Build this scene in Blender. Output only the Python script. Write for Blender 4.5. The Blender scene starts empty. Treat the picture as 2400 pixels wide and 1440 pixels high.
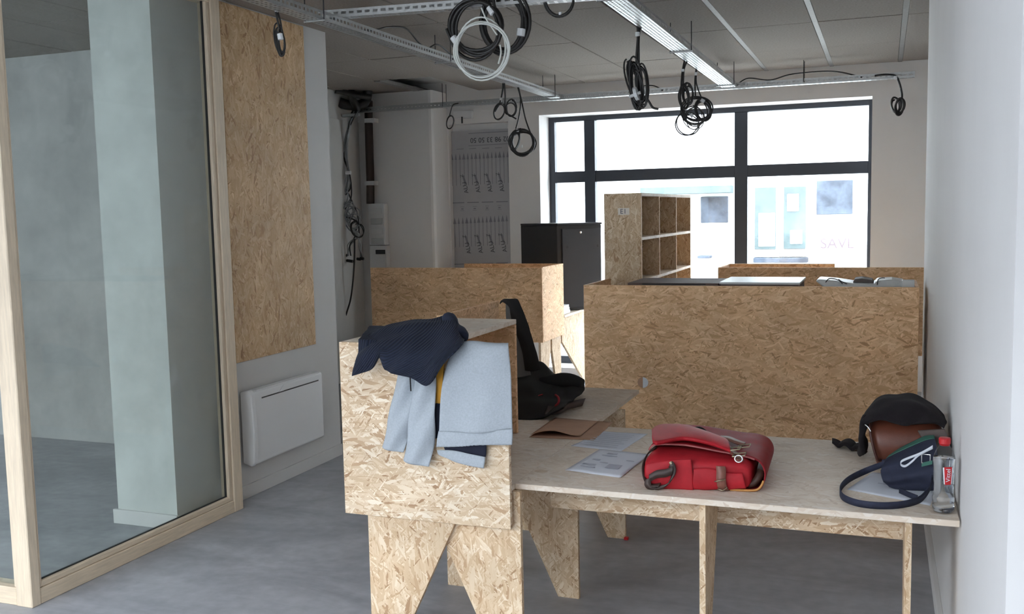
import bpy, bmesh, math, random
from mathutils import Vector, Matrix, noise
random.seed(7)
R = math.radians
S = bpy.context.scene
COL = S.collection

# ------------------------------------------------------------------ camera
EYE = 1.78
FPX, YAW, PITCH, ROLL = 2287.576, -0.36450422, -0.09631815, 0.02079015
_f = Vector((math.sin(YAW) * math.cos(PITCH), math.cos(YAW) * math.cos(PITCH), math.sin(PITCH)))
_r = Vector((math.cos(YAW), -math.sin(YAW), 0))
_d = _f.cross(_r)
CR = _r * math.cos(ROLL) + _d * math.sin(ROLL)
CD = -_r * math.sin(ROLL) + _d * math.cos(ROLL)
CF = _f
cam_data = bpy.data.cameras.new('camera')
cam_data.sensor_width = 36.0
cam_data.lens = FPX * 36.0 / 2400.0
cam_data.clip_start = 0.05
cam_data.clip_end = 200
cam = bpy.data.objects.new('camera', cam_data)
COL.objects.link(cam)
cam.matrix_world = Matrix(((CR.x, -CD.x, -CF.x, 0), (CR.y, -CD.y, -CF.y, 0), (CR.z, -CD.z, -CF.z, EYE), (0, 0, 0, 1)))
S.camera = cam

# ------------------------------------------------------------------ world: even overcast sky
W = bpy.data.worlds.new('overcast_sky')
S.world = W
W.use_nodes = True
bg = W.node_tree.nodes['Background']
bg.inputs[0].default_value = (0.90, 0.97, 1.06, 1)
bg.inputs[1].default_value = 1.0
# standard overcast luminance: the zenith three times as bright as the horizon
_nt = W.node_tree
_tc = _nt.nodes.new('ShaderNodeTexCoord'); _sx = _nt.nodes.new('ShaderNodeSeparateXYZ')
_mr = _nt.nodes.new('ShaderNodeMapRange')
_mr.inputs[1].default_value = 0.0; _mr.inputs[2].default_value = 1.0; _mr.inputs[3].default_value = 0.6; _mr.inputs[4].default_value = 1.8
_nt.links.new(_tc.outputs['Generated'], _sx.inputs[0]); _nt.links.new(_sx.outputs['Z'], _mr.inputs[0]); _nt.links.new(_mr.outputs[0], bg.inputs[1])
FY0 = -1.6                 # shopfront plane behind the camera
def portal(name, loc, rot, sx, sy):
    l = bpy.data.lights.new(name, 'AREA')
    l.shape = 'RECTANGLE'; l.size = sx; l.size_y = sy
    l.cycles.is_portal = True
    o = bpy.data.objects.new(name, l); COL.objects.link(o)
    o.location = loc; o.rotation_euler = rot
    o['kind'] = 'helper'
    return o
portal('daylight_portal_window', (-1.77, 10.45, 1.45), (R(-90), 0, 0), 3.3, 2.7)
portal('daylight_portal_shopfront', (-4.1, FY0 - .02, 1.5), (R(90), 0, 0), 7.4, 3.0)
S.view_settings.view_transform = 'Standard'
S.view_settings.look = 'None'
S.view_settings.exposure = 3.92
S.view_settings.gamma = 1.0
S.view_settings.use_curve_mapping = False
S.cycles.use_adaptive_sampling = True
S.cycles.adaptive_threshold = 0.04
S.cycles.max_bounces = 9
S.cycles.diffuse_bounces = 5
S.cycles.glossy_bounces = 3
S.cycles.transmission_bounces = 6
S.cycles.transparent_max_bounces = 16
S.cycles.caustics_reflective = False
S.cycles.caustics_refractive = False

# ------------------------------------------------------------------ helpers
def ray(px, py):
    return CR * ((px - 1200) / FPX) + CD * ((py - 720) / FPX) + CF
def AX(px, py, X):
    d = ray(px, py); return Vector((0, 0, EYE)) + d * (X / d.x)
def AY(px, py, Y):
    d = ray(px, py); return Vector((0, 0, EYE)) + d * (Y / d.y)
def AZ(px, py, Z):
    d = ray(px, py); return Vector((0, 0, EYE)) + d * ((Z - EYE) / d.z)

def mesh_data(name, verts, faces, mat=None, smooth=False):
    me = bpy.data.meshes.new(name)
    me.from_pydata([tuple(v) for v in verts], [], faces)
    me.update()
    uv = me.uv_layers.new(name='UVMap')
    for p in me.polygons:
        n = p.normal
        ax = max(range(3), key=lambda i: abs(n[i]))
        for li in p.loop_indices:
            c = me.vertices[me.loops[li].vertex_index].co
            uv.data[li].uv = ((c.y, c.z), (c.x, c.z), (c.x, c.y))[ax]
    if smooth:
        me.polygons.foreach_set('use_smooth', [True] * len(me.polygons))
    if mat: me.materials.append(mat)
    return me
def obj(name, vf, mat, parent=None, smooth=False):
    o = bpy.data.objects.new(name, mesh_data(name, vf[0], vf[1], mat, smooth))
    COL.objects.link(o)
    if parent is not None: attach(o, parent)
    return o
def attach(o, parent):
    o.parent = parent
    o.matrix_parent_inverse = Matrix.Translation(-Vector(parent.location)) if parent.rotation_euler[:] == (0, 0, 0) else parent.matrix_basis.inverted()
def tag(o, label, cat, group=None):
    o['label'] = label; o['category'] = cat
    if group: o['group'] = group
    return o
def thing(name, loc, label, cat, group=None):
    o = bpy.data.objects.new(name, None); COL.objects.link(o)
    o.empty_display_size = 0.1
    o.location = loc
    return tag(o, label, cat, group)
def struct(o, label=None):
    o['kind'] = 'structure'
    if label: o['label'] = label
    return o
def mod_solid(o, t, off=0.0):
    m = o.modifiers.new('thickness', 'SOLIDIFY'); m.thickness = t; m.offset = off
def mod_sub(o, n=1):
    m = o.modifiers.new('smooth', 'SUBSURF'); m.levels = n; m.render_levels = n
def mod_bevel(o, w, seg=2):
    m = o.modifiers.new('bevel', 'BEVEL'); m.width = w; m.segments = seg; m.limit_method = 'ANGLE'

def join(*vfs):
    V, F = [], []
    for v, f in vfs:
        b = len(V); V += list(v); F += [tuple(i + b for i in q) for q in f]
    return V, F
def box(x0, x1, y0, y1, z0, z1):
    V = [(x0, y0, z0), (x1, y0, z0), (x1, y1, z0), (x0, y1, z0), (x0, y0, z1), (x1, y0, z1), (x1, y1, z1), (x0, y1, z1)]
    return V, [(3, 2, 1, 0), (4, 5, 6, 7), (0, 1, 5, 4), (1, 2, 6, 5), (2, 3, 7, 6), (3, 0, 4, 7)]
def cbox(x0, x1, y0, y1, z0, z1, c=0.0015):
    # box with small chamfered edges
    bm = bmesh.new()
    V, F = box(x0, x1, y0, y1, z0, z1)
    vs = [bm.verts.new(v) for v in V]
    for f in F: bm.faces.new([vs[i] for i in f])
    bmesh.ops.bevel(bm, geom=bm.edges[:], offset=c, segments=1, affect='EDGES')
    bm.verts.index_update()
    out = ([v.co.copy() for v in bm.verts], [tuple(v.index for v in f.verts) for f in bm.faces])
    bm.free(); return out
def prism(poly, axis, a, b):
    # extrude a 2D polygon; axis 'x': poly=(y,z), 'y': poly=(x,z), 'z': poly=(x,y)
    def P(p, t):
        return {'x': (t, p[0], p[1]), 'y': (p[0], t, p[1]), 'z': (p[0], p[1], t)}[axis]
    n = len(poly)
    V = [P(p, a) for p in poly] + [P(p, b) for p in poly]
    F = [tuple(range(n - 1, -1, -1)), tuple(range(n, 2 * n))] + [(i, (i + 1) % n, n + (i + 1) % n, n + i) for i in range(n)]
    bm = bmesh.new()
    vs = [bm.verts.new(v) for v in V]
    for f in F: bm.faces.new([vs[i] for i in f])
    bmesh.ops.recalc_face_normals(bm, faces=bm.faces[:])
    bm.verts.index_update()
    out = ([v.co.copy() for v in bm.verts], [tuple(v.index for v in f.verts) for f in bm.faces])
    bm.free(); return out
def catmull(pts, n=8, closed=False):
    pts = [Vector(p) for p in pts]
    m = len(pts); out = []
    for i in range(m if closed else m - 1):
        if closed: p = [pts[(i + k - 1) % m] for k in range(4)]
        else: p = [pts[max(i - 1, 0)], pts[i], pts[i + 1], pts[min(i + 2, m - 1)]]
        for k in range(n):
            t = k / n
            out.append(0.5 * ((2 * p[1]) + (p[2] - p[0]) * t + (2 * p[0] - 5 * p[1] + 4 * p[2] - p[3]) * t * t + (3 * p[1] - p[0] - 3 * p[2] + p[3]) * t ** 3))
    if not closed: out.append(pts[-1])
    return out
def tube(pts, r, seg=8, closed=False, flat=1.0):
    pts = [Vector(p) for p in pts]; n = len(pts)
    V, F = [], []
    up = None
    for i, p in enumerate(pts):
        if closed: t = pts[(i + 1) % n] - pts[i - 1]
        else: t = pts[min(i + 1, n - 1)] - pts[max(i - 1, 0)]
        t.normalize() if t.length > 1e-9 else None
        if up is None:
            up = Vector((0, 0, 1)) if abs(t.z) < 0.9 else Vector((0, 1, 0))
        up = (up - t * up.dot(t))
        if up.length < 1e-6: up = t.orthogonal()
        up.normalize(); sd = t.cross(up)
        rr = r(i / max(n - 1, 1)) if callable(r) else r
        for k in range(seg):
            a = 2 * math.pi * k / seg
            V.append(p + up * (rr * math.cos(a)) + sd * (rr * flat * math.sin(a)))
    m = n if closed else n - 1
    for i in range(m):
        for k in range(seg):
            a, b = i * seg + k, i * seg + (k + 1) % seg
            c, d = ((i + 1) % n) * seg + (k + 1) % seg, ((i + 1) % n) * seg + k
            F.append((a, d, c, b))
    if not closed:
        F.append(tuple(range(seg))); F.append(tuple(range(n * seg - 1, (n - 1) * seg - 1, -1)))
    return V, F
def lathe(profile, loc, seg=40):
    V, F = [], []
    for (r, z) in profile:
        for k in range(seg):
            a = 2 * math.pi * k / seg
            V.append((loc[0] + r * math.cos(a), loc[1] + r * math.sin(a), loc[2] + z))
    n = len(profile)
    for i in range(n - 1):
        for k in range(seg):
            F.append((i * seg + k, i * seg + (k + 1) % seg, (i + 1) * seg + (k + 1) % seg, (i + 1) * seg + k))
    F.append(tuple(range(seg - 1, -1, -1))); F.append(tuple(range((n - 1) * seg, n * seg)))
    return V, F
def grid(rows, nu, nv, disp=None):
    # rows: list of polylines of equal length -> smooth surface nu x nv
    rr = [catmull(r, 8) for r in rows]
    cols = []
    m = len(rr[0])
    for j in range(m):
        c = catmull([r[j] for r in rr], 8)
        cols.append(c)
    # resample
    L = len(cols[0])
    def samp(u, v):
        a = u * (m - 1); i = min(int(a), m - 2); fa = a - i
        b = v * (L - 1); j = min(int(b), L - 2); fb = b - j
        p = cols[i][j].lerp(cols[i + 1][j], fa); q = cols[i][j + 1].lerp(cols[i + 1][j + 1], fa)
        return p.lerp(q, fb)
    V = []
    for j in range(nv + 1):
        for i in range(nu + 1):
            u, v = i / nu, j / nv
            p = samp(u, v)
            if disp: p = p + disp(u, v, p)
            V.append(p)
    F = [(j * (nu + 1) + i, j * (nu + 1) + i + 1, (j + 1) * (nu + 1) + i + 1, (j + 1) * (nu + 1) + i) for j in range(nv) for i in range(nu)]
    return V, F
def band(path, width, updir=None):
    # flat ribbon along a path: width vector per point (Vector or callable)
    V, F = [], []
    n = len(path)
    for i, p in enumerate(path):
        w = width(i / (n - 1)) if callable(width) else Vector(width)
        V += [Vector(p) - w * 0.5, Vector(p) + w * 0.5]
    for i in range(n - 1): F.append((2 * i, 2 * i + 1, 2 * i + 3, 2 * i + 2))
    return V, F

# ------------------------------------------------------------------ materials
def new_mat(name):
    m = bpy.data.materials.new(name); m.use_nodes = True
    nt = m.node_tree
    return m, nt, nt.nodes['Principled BSDF']
def N(nt, typ, **kw):
    n = nt.nodes.new(typ)
    for k, v in kw.items():
        if k.startswith('i_'):
            key = k[2:]
            n.inputs[int(key) if key.isdigit() else key].default_value = v
        else: setattr(n, k, v)
    return n
def plain(name, col, rough=0.6, metal=0.0, var=0.0, scale=20.0, bump=0.0, bscale=200.0, spec=0.5, aniso=None, coord='Object'):
    m, nt, b = new_mat(name)
    b.inputs['Base Color'].default_value = (*col, 1)
    b.inputs['Roughness'].default_value = rough
    b.inputs['Metallic'].default_value = metal
    b.inputs['Specular IOR Level'].default_value = spec
    tc = N(nt, 'ShaderNodeTexCoord')
    src = tc.outputs[coord]
    if aniso:
        mp = N(nt, 'ShaderNodeMapping'); mp.inputs['Scale'].default_value = aniso
        nt.links.new(src, mp.inputs[0]); src = mp.outputs[0]
    if var > 0:
        nz = N(nt, 'ShaderNodeTexNoise', i_Scale=scale, i_Detail=5.0, i_Roughness=0.6)
        nt.links.new(src, nz.inputs['Vector'])
        rp = N(nt, 'ShaderNodeValToRGB')
        rp.color_ramp.elements[0].position = 0.3; rp.color_ramp.elements[1].position = 0.72
        rp.color_ramp.elements[0].color = (*[c * (1 - var) for c in col], 1)
        rp.color_ramp.elements[1].color = (*[min(1, c * (1 + var)) for c in col], 1)
        nt.links.new(nz.outputs['Fac'], rp.inputs[0]); nt.links.new(rp.outputs[0], b.inputs['Base Color'])
    if bump > 0:
        nb = N(nt, 'ShaderNodeTexNoise', i_Scale=bscale, i_Detail=3.0)
        nt.links.new(src, nb.inputs['Vector'])
        bp = N(nt, 'ShaderNodeBump', i_Strength=bump, i_Distance=0.002)
        nt.links.new(nb.outputs['Fac'], bp.inputs['Height']); nt.links.new(bp.outputs[0], b.inputs['Normal'])
    return m
def osb(name, along='u', tint=(1, 1, 1), fine=1.0, contrast=1.0, extra=False):
    # strand board: several layers of elongated cells, the strand with the highest random rank lies on top
    m, nt, b = new_mat(name)
    uv = N(nt, 'ShaderNodeUVMap')
    oi = N(nt, 'ShaderNodeObjectInfo')
    off = N(nt, 'ShaderNodeVectorMath', operation='SCALE'); off.inputs[0].default_value = (37.0, 19.0, 0)
    nt.links.new(oi.outputs['Random'], off.inputs['Scale'])
    add = N(nt, 'ShaderNodeVectorMath', operation='ADD')
    nt.links.new(uv.outputs[0], add.inputs[0]); nt.links.new(off.outputs[0], add.inputs[1])
    base = 0 if along == 'u' else 90
    rank = tone = None
    for k, (ang, w, lx, ly) in enumerate([(-8, 1.0, 9, 46), (14, 1.0, 11, 60), (-28, .96, 10, 52), (36, .95, 12, 70), (-58, .90, 11, 60), (70, .88, 13, 66)] + ([(6, .97, 13, 125), (-42, .95, 15, 140), (52, .93, 15, 130)] if extra else [])):
        rot = N(nt, 'ShaderNodeMapping', vector_type='TEXTURE')
        rot.inputs['Rotation'].default_value = (0, 0, R(base + ang))
        rot.inputs['Location'].default_value = (k * 3.17, k * 1.71, 0)
        nt.links.new(add.outputs[0], rot.inputs[0])
        sc = N(nt, 'ShaderNodeVectorMath', operation='MULTIPLY'); sc.inputs[1].default_value = (lx * fine, ly * fine, 1)
        nt.links.new(rot.outputs[0], sc.inputs[0])
        vo = N(nt, 'ShaderNodeTexVoronoi', voronoi_dimensions='2D', feature='F1', i_Scale=1.0, i_Randomness=1.0)
        nt.links.new(sc.outputs[0], vo.inputs['Vector'])
        sp = N(nt, 'ShaderNodeSeparateColor'); nt.links.new(vo.outputs['Color'], sp.inputs[0])
        rk = N(nt, 'ShaderNodeMath', operation='MULTIPLY'); rk.inputs[1].default_value = w
        nt.links.new(sp.outputs[0], rk.inputs[0])
        # each strand thins toward its rim so neighbours overlap raggedly
        rim = N(nt, 'ShaderNodeMath', operation='MULTIPLY_ADD'); rim.inputs[1].default_value = -0.22
        nt.links.new(vo.outputs['Distance'], rim.inputs[0]); nt.links.new(rk.outputs[0], rim.inputs[2])
        if rank is None: rank, tone = rim.outputs[0], sp.outputs[1]
        else:
            gt = N(nt, 'ShaderNodeMath', operation='GREATER_THAN')
            nt.links.new(rim.outputs[0], gt.inputs[0]); nt.links.new(rank, gt.inputs[1])
            mx = N(nt, 'ShaderNodeMath', operation='MAXIMUM')
            nt.links.new(rim.outputs[0], mx.inputs[0]); nt.links.new(rank, mx.inputs[1])
            mi = N(nt, 'ShaderNodeMix', data_type='FLOAT')
            nt.links.new(gt.outputs[0], mi.inputs[0]); nt.links.new(tone, mi.inputs[2]); nt.links.new(sp.outputs[1], mi.inputs[3])
            rank, tone = mx.outputs[0], mi.outputs[0]
    rp = N(nt, 'ShaderNodeValToRGB')
    cr = rp.color_ramp
    stops = [(0.0, (.34, .195, .10)), (0.07, (.48, .31, .175)), (0.2, (.58, .415, .25)), (0.5, (.66, .495, .32)), (0.8, (.73, .585, .405)), (1.0, (.84, .72, .55))]
    mid = (.66, .495, .32)
    for i, (p, c) in enumerate(stops):
        e = cr.elements[i] if i < 2 else cr.elements.new(p)
        e.position = p
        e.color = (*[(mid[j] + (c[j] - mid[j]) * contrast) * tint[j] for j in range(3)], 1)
    nt.links.new(tone, rp.inputs[0])
    # broad soft patches and grain
    nz = N(nt, 'ShaderNodeTexNoise', i_Scale=3.0, i_Detail=3.0); nt.links.new(add.outputs[0], nz.inputs['Vector'])
    mr = N(nt, 'ShaderNodeMapRange', i_1=0.3, i_2=0.7, i_3=0.86, i_4=1.1); nt.links.new(nz.outputs['Fac'], mr.inputs[0])
    ml = N(nt, 'ShaderNodeVectorMath', operation='SCALE'); nt.links.new(rp.outputs[0], ml.inputs[0]); nt.links.new(mr.outputs[0], ml.inputs['Scale'])
    nt.links.new(ml.outputs[0], b.inputs['Base Color'])
    bp = N(nt, 'ShaderNodeBump', i_Strength=0.35, i_Distance=0.002)
    nt.links.new(rank, bp.inputs['Height']); nt.links.new(bp.outputs[0], b.inputs['Normal'])
    b.inputs['Roughness'].default_value = 0.62
    b.inputs['Specular IOR Level'].default_value = 0.3
    return m
def glass_thin(name, tint, haze=0.0, ior=1.5, dirt=0.0):
    m, nt, b = new_mat(name)
    nt.nodes.remove(b)
    out = nt.nodes['Material Output']
    tr = N(nt, 'ShaderNodeBsdfTransparent'); tr.inputs[0].default_value = (*tint, 1)
    gl = N(nt, 'ShaderNodeBsdfGlossy'); gl.inputs['Roughness'].default_value = 0.02
    lw = N(nt, 'ShaderNodeLayerWeight', i_Blend=0.5)
    pw = N(nt, 'ShaderNodeMath', operation='POWER'); pw.inputs[1].default_value = 5.0
    nt.links.new(lw.outputs['Facing'], pw.inputs[0])
    fr = N(nt, 'ShaderNodeMath', operation='MULTIPLY_ADD'); fr.inputs[1].default_value = 0.9; fr.inputs[2].default_value = 0.035
    nt.links.new(pw.outputs[0], fr.inputs[0])
    m1 = N(nt, 'ShaderNodeMixShader')
    nt.links.new(fr.outputs[0], m1.inputs[0]); nt.links.new(tr.outputs[0], m1.inputs[1]); nt.links.new(gl.outputs[0], m1.inputs[2])
    last = m1
    if haze > 0:
        df = N(nt, 'ShaderNodeBsdfDiffuse'); df.inputs[0].default_value = (.8, .84, .82, 1)
        tl = N(nt, 'ShaderNodeBsdfTranslucent'); tl.inputs[0].default_value = (.8, .84, .82, 1)
        md = N(nt, 'ShaderNodeMixShader'); md.inputs[0].default_value = 0.5
        nt.links.new(df.outputs[0], md.inputs[1]); nt.links.new(tl.outputs[0], md.inputs[2])
        tc = N(nt, 'ShaderNodeTexCoord')
        nz = N(nt, 'ShaderNodeTexNoise', i_Scale=2.2, i_Detail=6.0, i_Distortion=1.2)
        nt.links.new(tc.outputs['Object'], nz.inputs['Vector'])
        mr = N(nt, 'ShaderNodeMapRange', i_1=0.4, i_2=0.75, i_3=haze, i_4=haze + dirt); nt.links.new(nz.outputs['Fac'], mr.inputs[0])
        m2 = N(nt, 'ShaderNodeMixShader')
        nt.links.new(mr.outputs[0], m2.inputs[0]); nt.links.new(m1.outputs[0], m2.inputs[1]); nt.links.new(md.outputs[0], m2.inputs[2])
        last = m2
    nt.links.new(last.outputs[0], out.inputs[0])
    return m

M = {}
M['osb_h'] = osb('strand_board_lengthwise', 'u', tint=(1.26, 1.06, .90), contrast=.75, fine=1.5)  # warmer, brighter tint stands in for the warm light deep in the room
M['osb_near'] = osb('strand_board_pale', 'u', tint=(1.06, 1.08, 1.14), contrast=.95, fine=1.45, extra=True)
M['osb_v'] = osb('strand_board_upright', 'v', tint=(1.02, 1.0, 1.0), contrast=.85, fine=1.4, extra=True)
M['osb_top'] = osb('strand_board_brightened_top', 'u', tint=(1.20, 1.36, 1.72), contrast=0.3, fine=1.4)  # dusty tops, tinted paler still to make up for missing light from above
M['osb_wall'] = osb('strand_board_wall', 'v', tint=(1.0, .90, .76), contrast=.75, fine=1.3)
M['wall'] = plain('white_paint', (.82, .81, .80), .85, var=.03, scale=1.2, bump=.08, bscale=250)
M['wall_mid'] = plain('off_white_paint', (.66, .655, .645), .85, var=.03, scale=1.2, bump=.08, bscale=250)
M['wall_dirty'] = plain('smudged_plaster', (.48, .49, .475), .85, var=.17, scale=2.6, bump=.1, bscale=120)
M['wall_grey'] = plain('grey_plaster', (.66, .66, .645), .9, var=.06, scale=2.5, bump=.1, bscale=120)
M['ceiling'] = plain('wood_wool_panel', (.255, .222, .195), .95, var=.2, scale=70, bump=.6, bscale=300)
M['dark_gap'] = plain('dark_void', (.03, .028, .026), .9)
M['galv'] = plain('galvanised_steel', (.48, .49, .49), .42, .9, var=.10, scale=60)
M['alu'] = plain('ceiling_rail_steel', (.22, .21, .20), .6, .4, var=.12, scale=40)
M['frame_dark'] = plain('anthracite_aluminium', (.030, .036, .050), .45)
M['pine'] = plain('planed_pine', (.72, .60, .45), .55, var=.12, scale=7, aniso=(14, 14, 1.2))
M['pine_h'] = plain('planed_pine_rail', (.70, .58, .43), .55, var=.12, scale=7, aniso=(14, 1.2, 14))
M['seal'] = plain('black_gasket', (.02, .02, .02), .6)
M['white_plastic'] = plain('white_enamel', (.78, .79, .80), .35)
M['plastic_grey'] = plain('light_grey_plastic', (.60, .62, .62), .4)
M['black_steel'] = plain('black_powder_coat', (.020, .020, .024), .42, bump=.05, bscale=600)
M['grey_steel'] = plain('dark_grey_door', (.028, .028, .033), .45)
M['chrome'] = plain('chrome', (.7, .7, .7), .2, 1.0)
M['cable'] = plain('black_cable', (.022, .021, .020), .45)
M['cable_white'] = plain('white_cable', (.74, .76, .72), .4)
M['cable_grey'] = plain('grey_cable', (.34, .36, .37), .5)
M['tape'] = plain('white_tape', (.82, .84, .85), .5)
M['paper'] = plain('white_paper', (.80, .82, .86), .8, var=.02, scale=30)
M['paper2'] = plain('office_paper', (.74, .77, .84), .8)
M['ink'] = plain('grey_print', (.42, .43, .48), .8)
M['ink_dark'] = plain('dark_print', (.10, .10, .12), .8)
M['kraft'] = plain('brown_kraft_paper', (.52, .31, .20), .75, var=.08, scale=12)
M['film'] = plain('insulation_film', (.46, .46, .48), .5, var=.06, scale=3)
M['film_ink'] = plain('film_print_grey', (.24, .24, .27), .6)
M['film_ink2'] = plain('film_print_dark', (.07, .07, .08), .6)
M['brown_pipe'] = plain('dark_brown_pipe', (.040, .022, .017), .5)
M['red_leather'] = plain('red_leather', (.42, .017, .026), .5, spec=.25, var=.16, scale=18, bump=.15, bscale=260)
M['red_leather_dk'] = plain('dark_red_leather', (.27, .014, .020), .55, spec=.2, var=.14, scale=18, bump=.15, bscale=260)
M['brown_leather'] = plain('brown_leather', (.15, .045, .025), .42, var=.18, scale=16, bump=.2, bscale=220)
M['strap_brown'] = plain('dark_brown_strap', (.045, .026, .022), .5, var=.1, scale=30)
M['buckle_leather'] = plain('tan_brown_leather', (.22, .085, .060), .45, var=.1, scale=30)
M['tan'] = plain('tan_leather_edge', (.55, .26, .07), .5)
M['brass'] = plain('aged_brass', (.35, .29, .20), .35, 1.0)
M['navy'] = plain('navy_canvas', (.022, .027, .055), .8, var=.15, scale=40, bump=.3, bscale=900)
M['green'] = plain('green_lining', (.05, .17, .13), .7)
M['grey_fabric'] = plain('heather_grey_jersey', (.42, .46, .50), .95, var=.10, scale=160, bump=.4, bscale=700)
M['yellow'] = plain('mustard_fabric', (.62, .31, .04), .9)
M['black_cloth'] = plain('black_fabric', (.010, .0095, .010), .9, bump=.3, bscale=500)
M['black_wool'] = plain('black_wool', (.009, .006, .008), 1.0, bump=.8, bscale=350)
M['grey_lining'] = plain('grey_jacket_lining', (.17, .175, .175), .8)
M['redtrim'] = plain('red_cord', (.35, .02, .03), .6)
M['red_plastic'] = plain('red_plastic', (.55, .015, .022), .35)
M['asphalt'] = plain('pale_paving', (.34, .34, .33), .9, var=.08, scale=2)
M['forecourt'] = plain('dark_asphalt', (.14, .14, .14), .9, var=.1, scale=2)
M['sky_blocker'] = plain('sky_blocker_grey', (.30, .30, .29), .9)  # for the added block that cuts low sky behind the camera
M['facade'] = plain('white_render', (.75, .76, .76), .9)
M['shop_dark'] = plain('shop_window_dark', (.050, .060, .078), .9, var=.5, scale=3, spec=0.0)
M['shop_teal'] = plain('shop_window_pale', (.078, .098, .100), .9, var=.25, scale=2, spec=0.0)
M['glass'] = glass_thin('clear_window_glass', (.97, .985, .98))
M['glass_green'] = glass_thin('dusty_partition_glass', (.945, .97, .96), haze=.03, dirt=.05)
def ribbed(name, col, scale):
    m, nt, b = new_mat(name)
    b.inputs['Base Color'].default_value = (*col, 1); b.inputs['Roughness'].default_value = .95
    uv = N(nt, 'ShaderNodeUVMap')
    wv = N(nt, 'ShaderNodeTexWave', wave_type='BANDS', bands_direction='X', i_Scale=scale, i_Distortion=.4)
    nt.links.new(uv.outputs[0], wv.inputs['Vector'])
    bp = N(nt, 'ShaderNodeBump', i_Strength=.9, i_Distance=.004)
    nt.links.new(wv.outputs['Fac'], bp.inputs['Height']); nt.links.new(bp.outputs[0], b.inputs['Normal'])
    mx = N(nt, 'ShaderNodeValToRGB')
    mx.color_ramp.elements[0].color = (*[c * .55 for c in col], 1); mx.color_ramp.elements[1].color = (*[c * 1.25 for c in col], 1)
    nt.links.new(wv.outputs['Fac'], mx.inputs[0]); nt.links.new(mx.outputs[0], b.inputs['Base Color'])
    return m
M['knit'] = ribbed('navy_ribbed_knit', (.013, .019, .042), 1.0)
def concrete():
    m, nt, b = new_mat('power_floated_concrete')
    tc = N(nt, 'ShaderNodeTexCoord')
    n1 = N(nt, 'ShaderNodeTexNoise', i_Scale=1.1, i_Detail=7.0, i_Roughness=.62, i_Distortion=.8)
    n2 = N(nt, 'ShaderNodeTexNoise', i_Scale=14.0, i_Detail=5.0)
    mp = N(nt, 'ShaderNodeMapping'); mp.inputs['Scale'].default_value = (1.0, 2.6, 1); mp.inputs['Rotation'].default_value = (0, 0, .5)
    nt.links.new(tc.outputs['Object'], mp.inputs[0])
    nt.links.new(mp.outputs[0], n1.inputs['Vector']); nt.links.new(tc.outputs['Object'], n2.inputs['Vector'])
    r1 = N(nt, 'ShaderNodeValToRGB')
    r1.color_ramp.elements[0].position = .33; r1.color_ramp.elements[1].position = .70
    r1.color_ramp.elements[0].color = (.285, .295, .32, 1); r1.color_ramp.elements[1].color = (.48, .49, .52, 1)
    nt.links.new(n1.outputs['Fac'], r1.inputs[0])
    mr = N(nt, 'ShaderNodeMapRange', i_1=.3, i_2=.7, i_3=.9, i_4=1.08); nt.links.new(n2.outputs['Fac'], mr.inputs[0])
    ml = N(nt, 'ShaderNodeVectorMath', operation='SCALE'); nt.links.new(r1.outputs[0], ml.inputs[0]); nt.links.new(mr.outputs[0], ml.inputs['Scale'])
    nt.links.new(ml.outputs[0], b.inputs['Base Color'])
    mr2 = N(nt, 'ShaderNodeMapRange', i_1=.3, i_2=.7, i_3=.38, i_4=.55); nt.links.new(n1.outputs['Fac'], mr2.inputs[0])
    nt.links.new(mr2.outputs[0], b.inputs['Roughness'])
    bp = N(nt, 'ShaderNodeBump', i_Strength=.05, i_Distance=.002); nt.links.new(n2.outputs['Fac'], bp.inputs['Height']); nt.links.new(bp.outputs[0], b.inputs['Normal'])
    b.inputs['Specular IOR Level'].default_value = .4
    return m
M['concrete'] = concrete()

# ------------------------------------------------------------------ setting
ZC = 3.10
struct(obj('floor', box(-8.0, 3.2, FY0 - .25, 10.5, -.12, 0), M['concrete']))
WX = -3.78                 # face of the left wall
RX = .255                  # face of the right wall
YB = 9.95                  # back wall
YW = 10.30                 # window plane

# ceiling: solid slab above, panel by panel below
ceil = struct(obj('ceiling', join(box(-8.0, 3.2, FY0 - .25, 3.9, ZC, ZC + .16), box(-8.0, 3.2, 3.9, 10.5, ZC + .12, ZC + .16)), M['wall_grey']))
JX = [.12 + .605 * k for k in range(-12, 2)]
JY = [3.9, 5.1, 6.3, 7.5, 8.7, 9.9]
pan = {}
for i in range(len(JX) - 1):
    for j in range(len(JY) - 1):
        x0, x1, y0, y1 = JX[i], JX[i + 1], JY[j], JY[j + 1]
        if j == 4 and abs(x0 - (.12 - .605 * 8)) < .05: continue      # one panel is missing by the back wall
        if x1 < WX and y0 >= 6.3 and x1 < -5.5: continue
        wide0 = .02 if x0 > -1.2 else .005
        wide1 = .02 if x1 > -1.2 else .005
        key = (round(wide0, 3), round(wide1, 3))
        if key not in pan:
            pan[key] = mesh_data('ceiling_panel', *cbox(wide0, .605 - wide1, .004, 1.2 - .004, 0, .035, .003), M['ceiling'])
        o = bpy.data.objects.new('ceiling_panel', pan[key]); COL.objects.link(o)
        o.location = (x0, y0, ZC + random.uniform(-.001, .003)); attach(o, ceil)
for x in JX:
    if x > -1.2: obj('ceiling_rail', cbox(x - .019, x + .019, 3.95, YB, ZC + .004, ZC + .012), M['alu'], ceil)
    elif x > -5.4: obj('ceiling_rail', cbox(x - .02, x + .02, 3.95, YB, ZC + .036, ZC + .05), M['dark_gap'], ceil)
# exposed rail beside the missing panel
obj('ceiling_rail', cbox(-4.73, -4.66, 8.7, 9.9, ZC - .004, ZC + .03), M['alu'], ceil)

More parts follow.
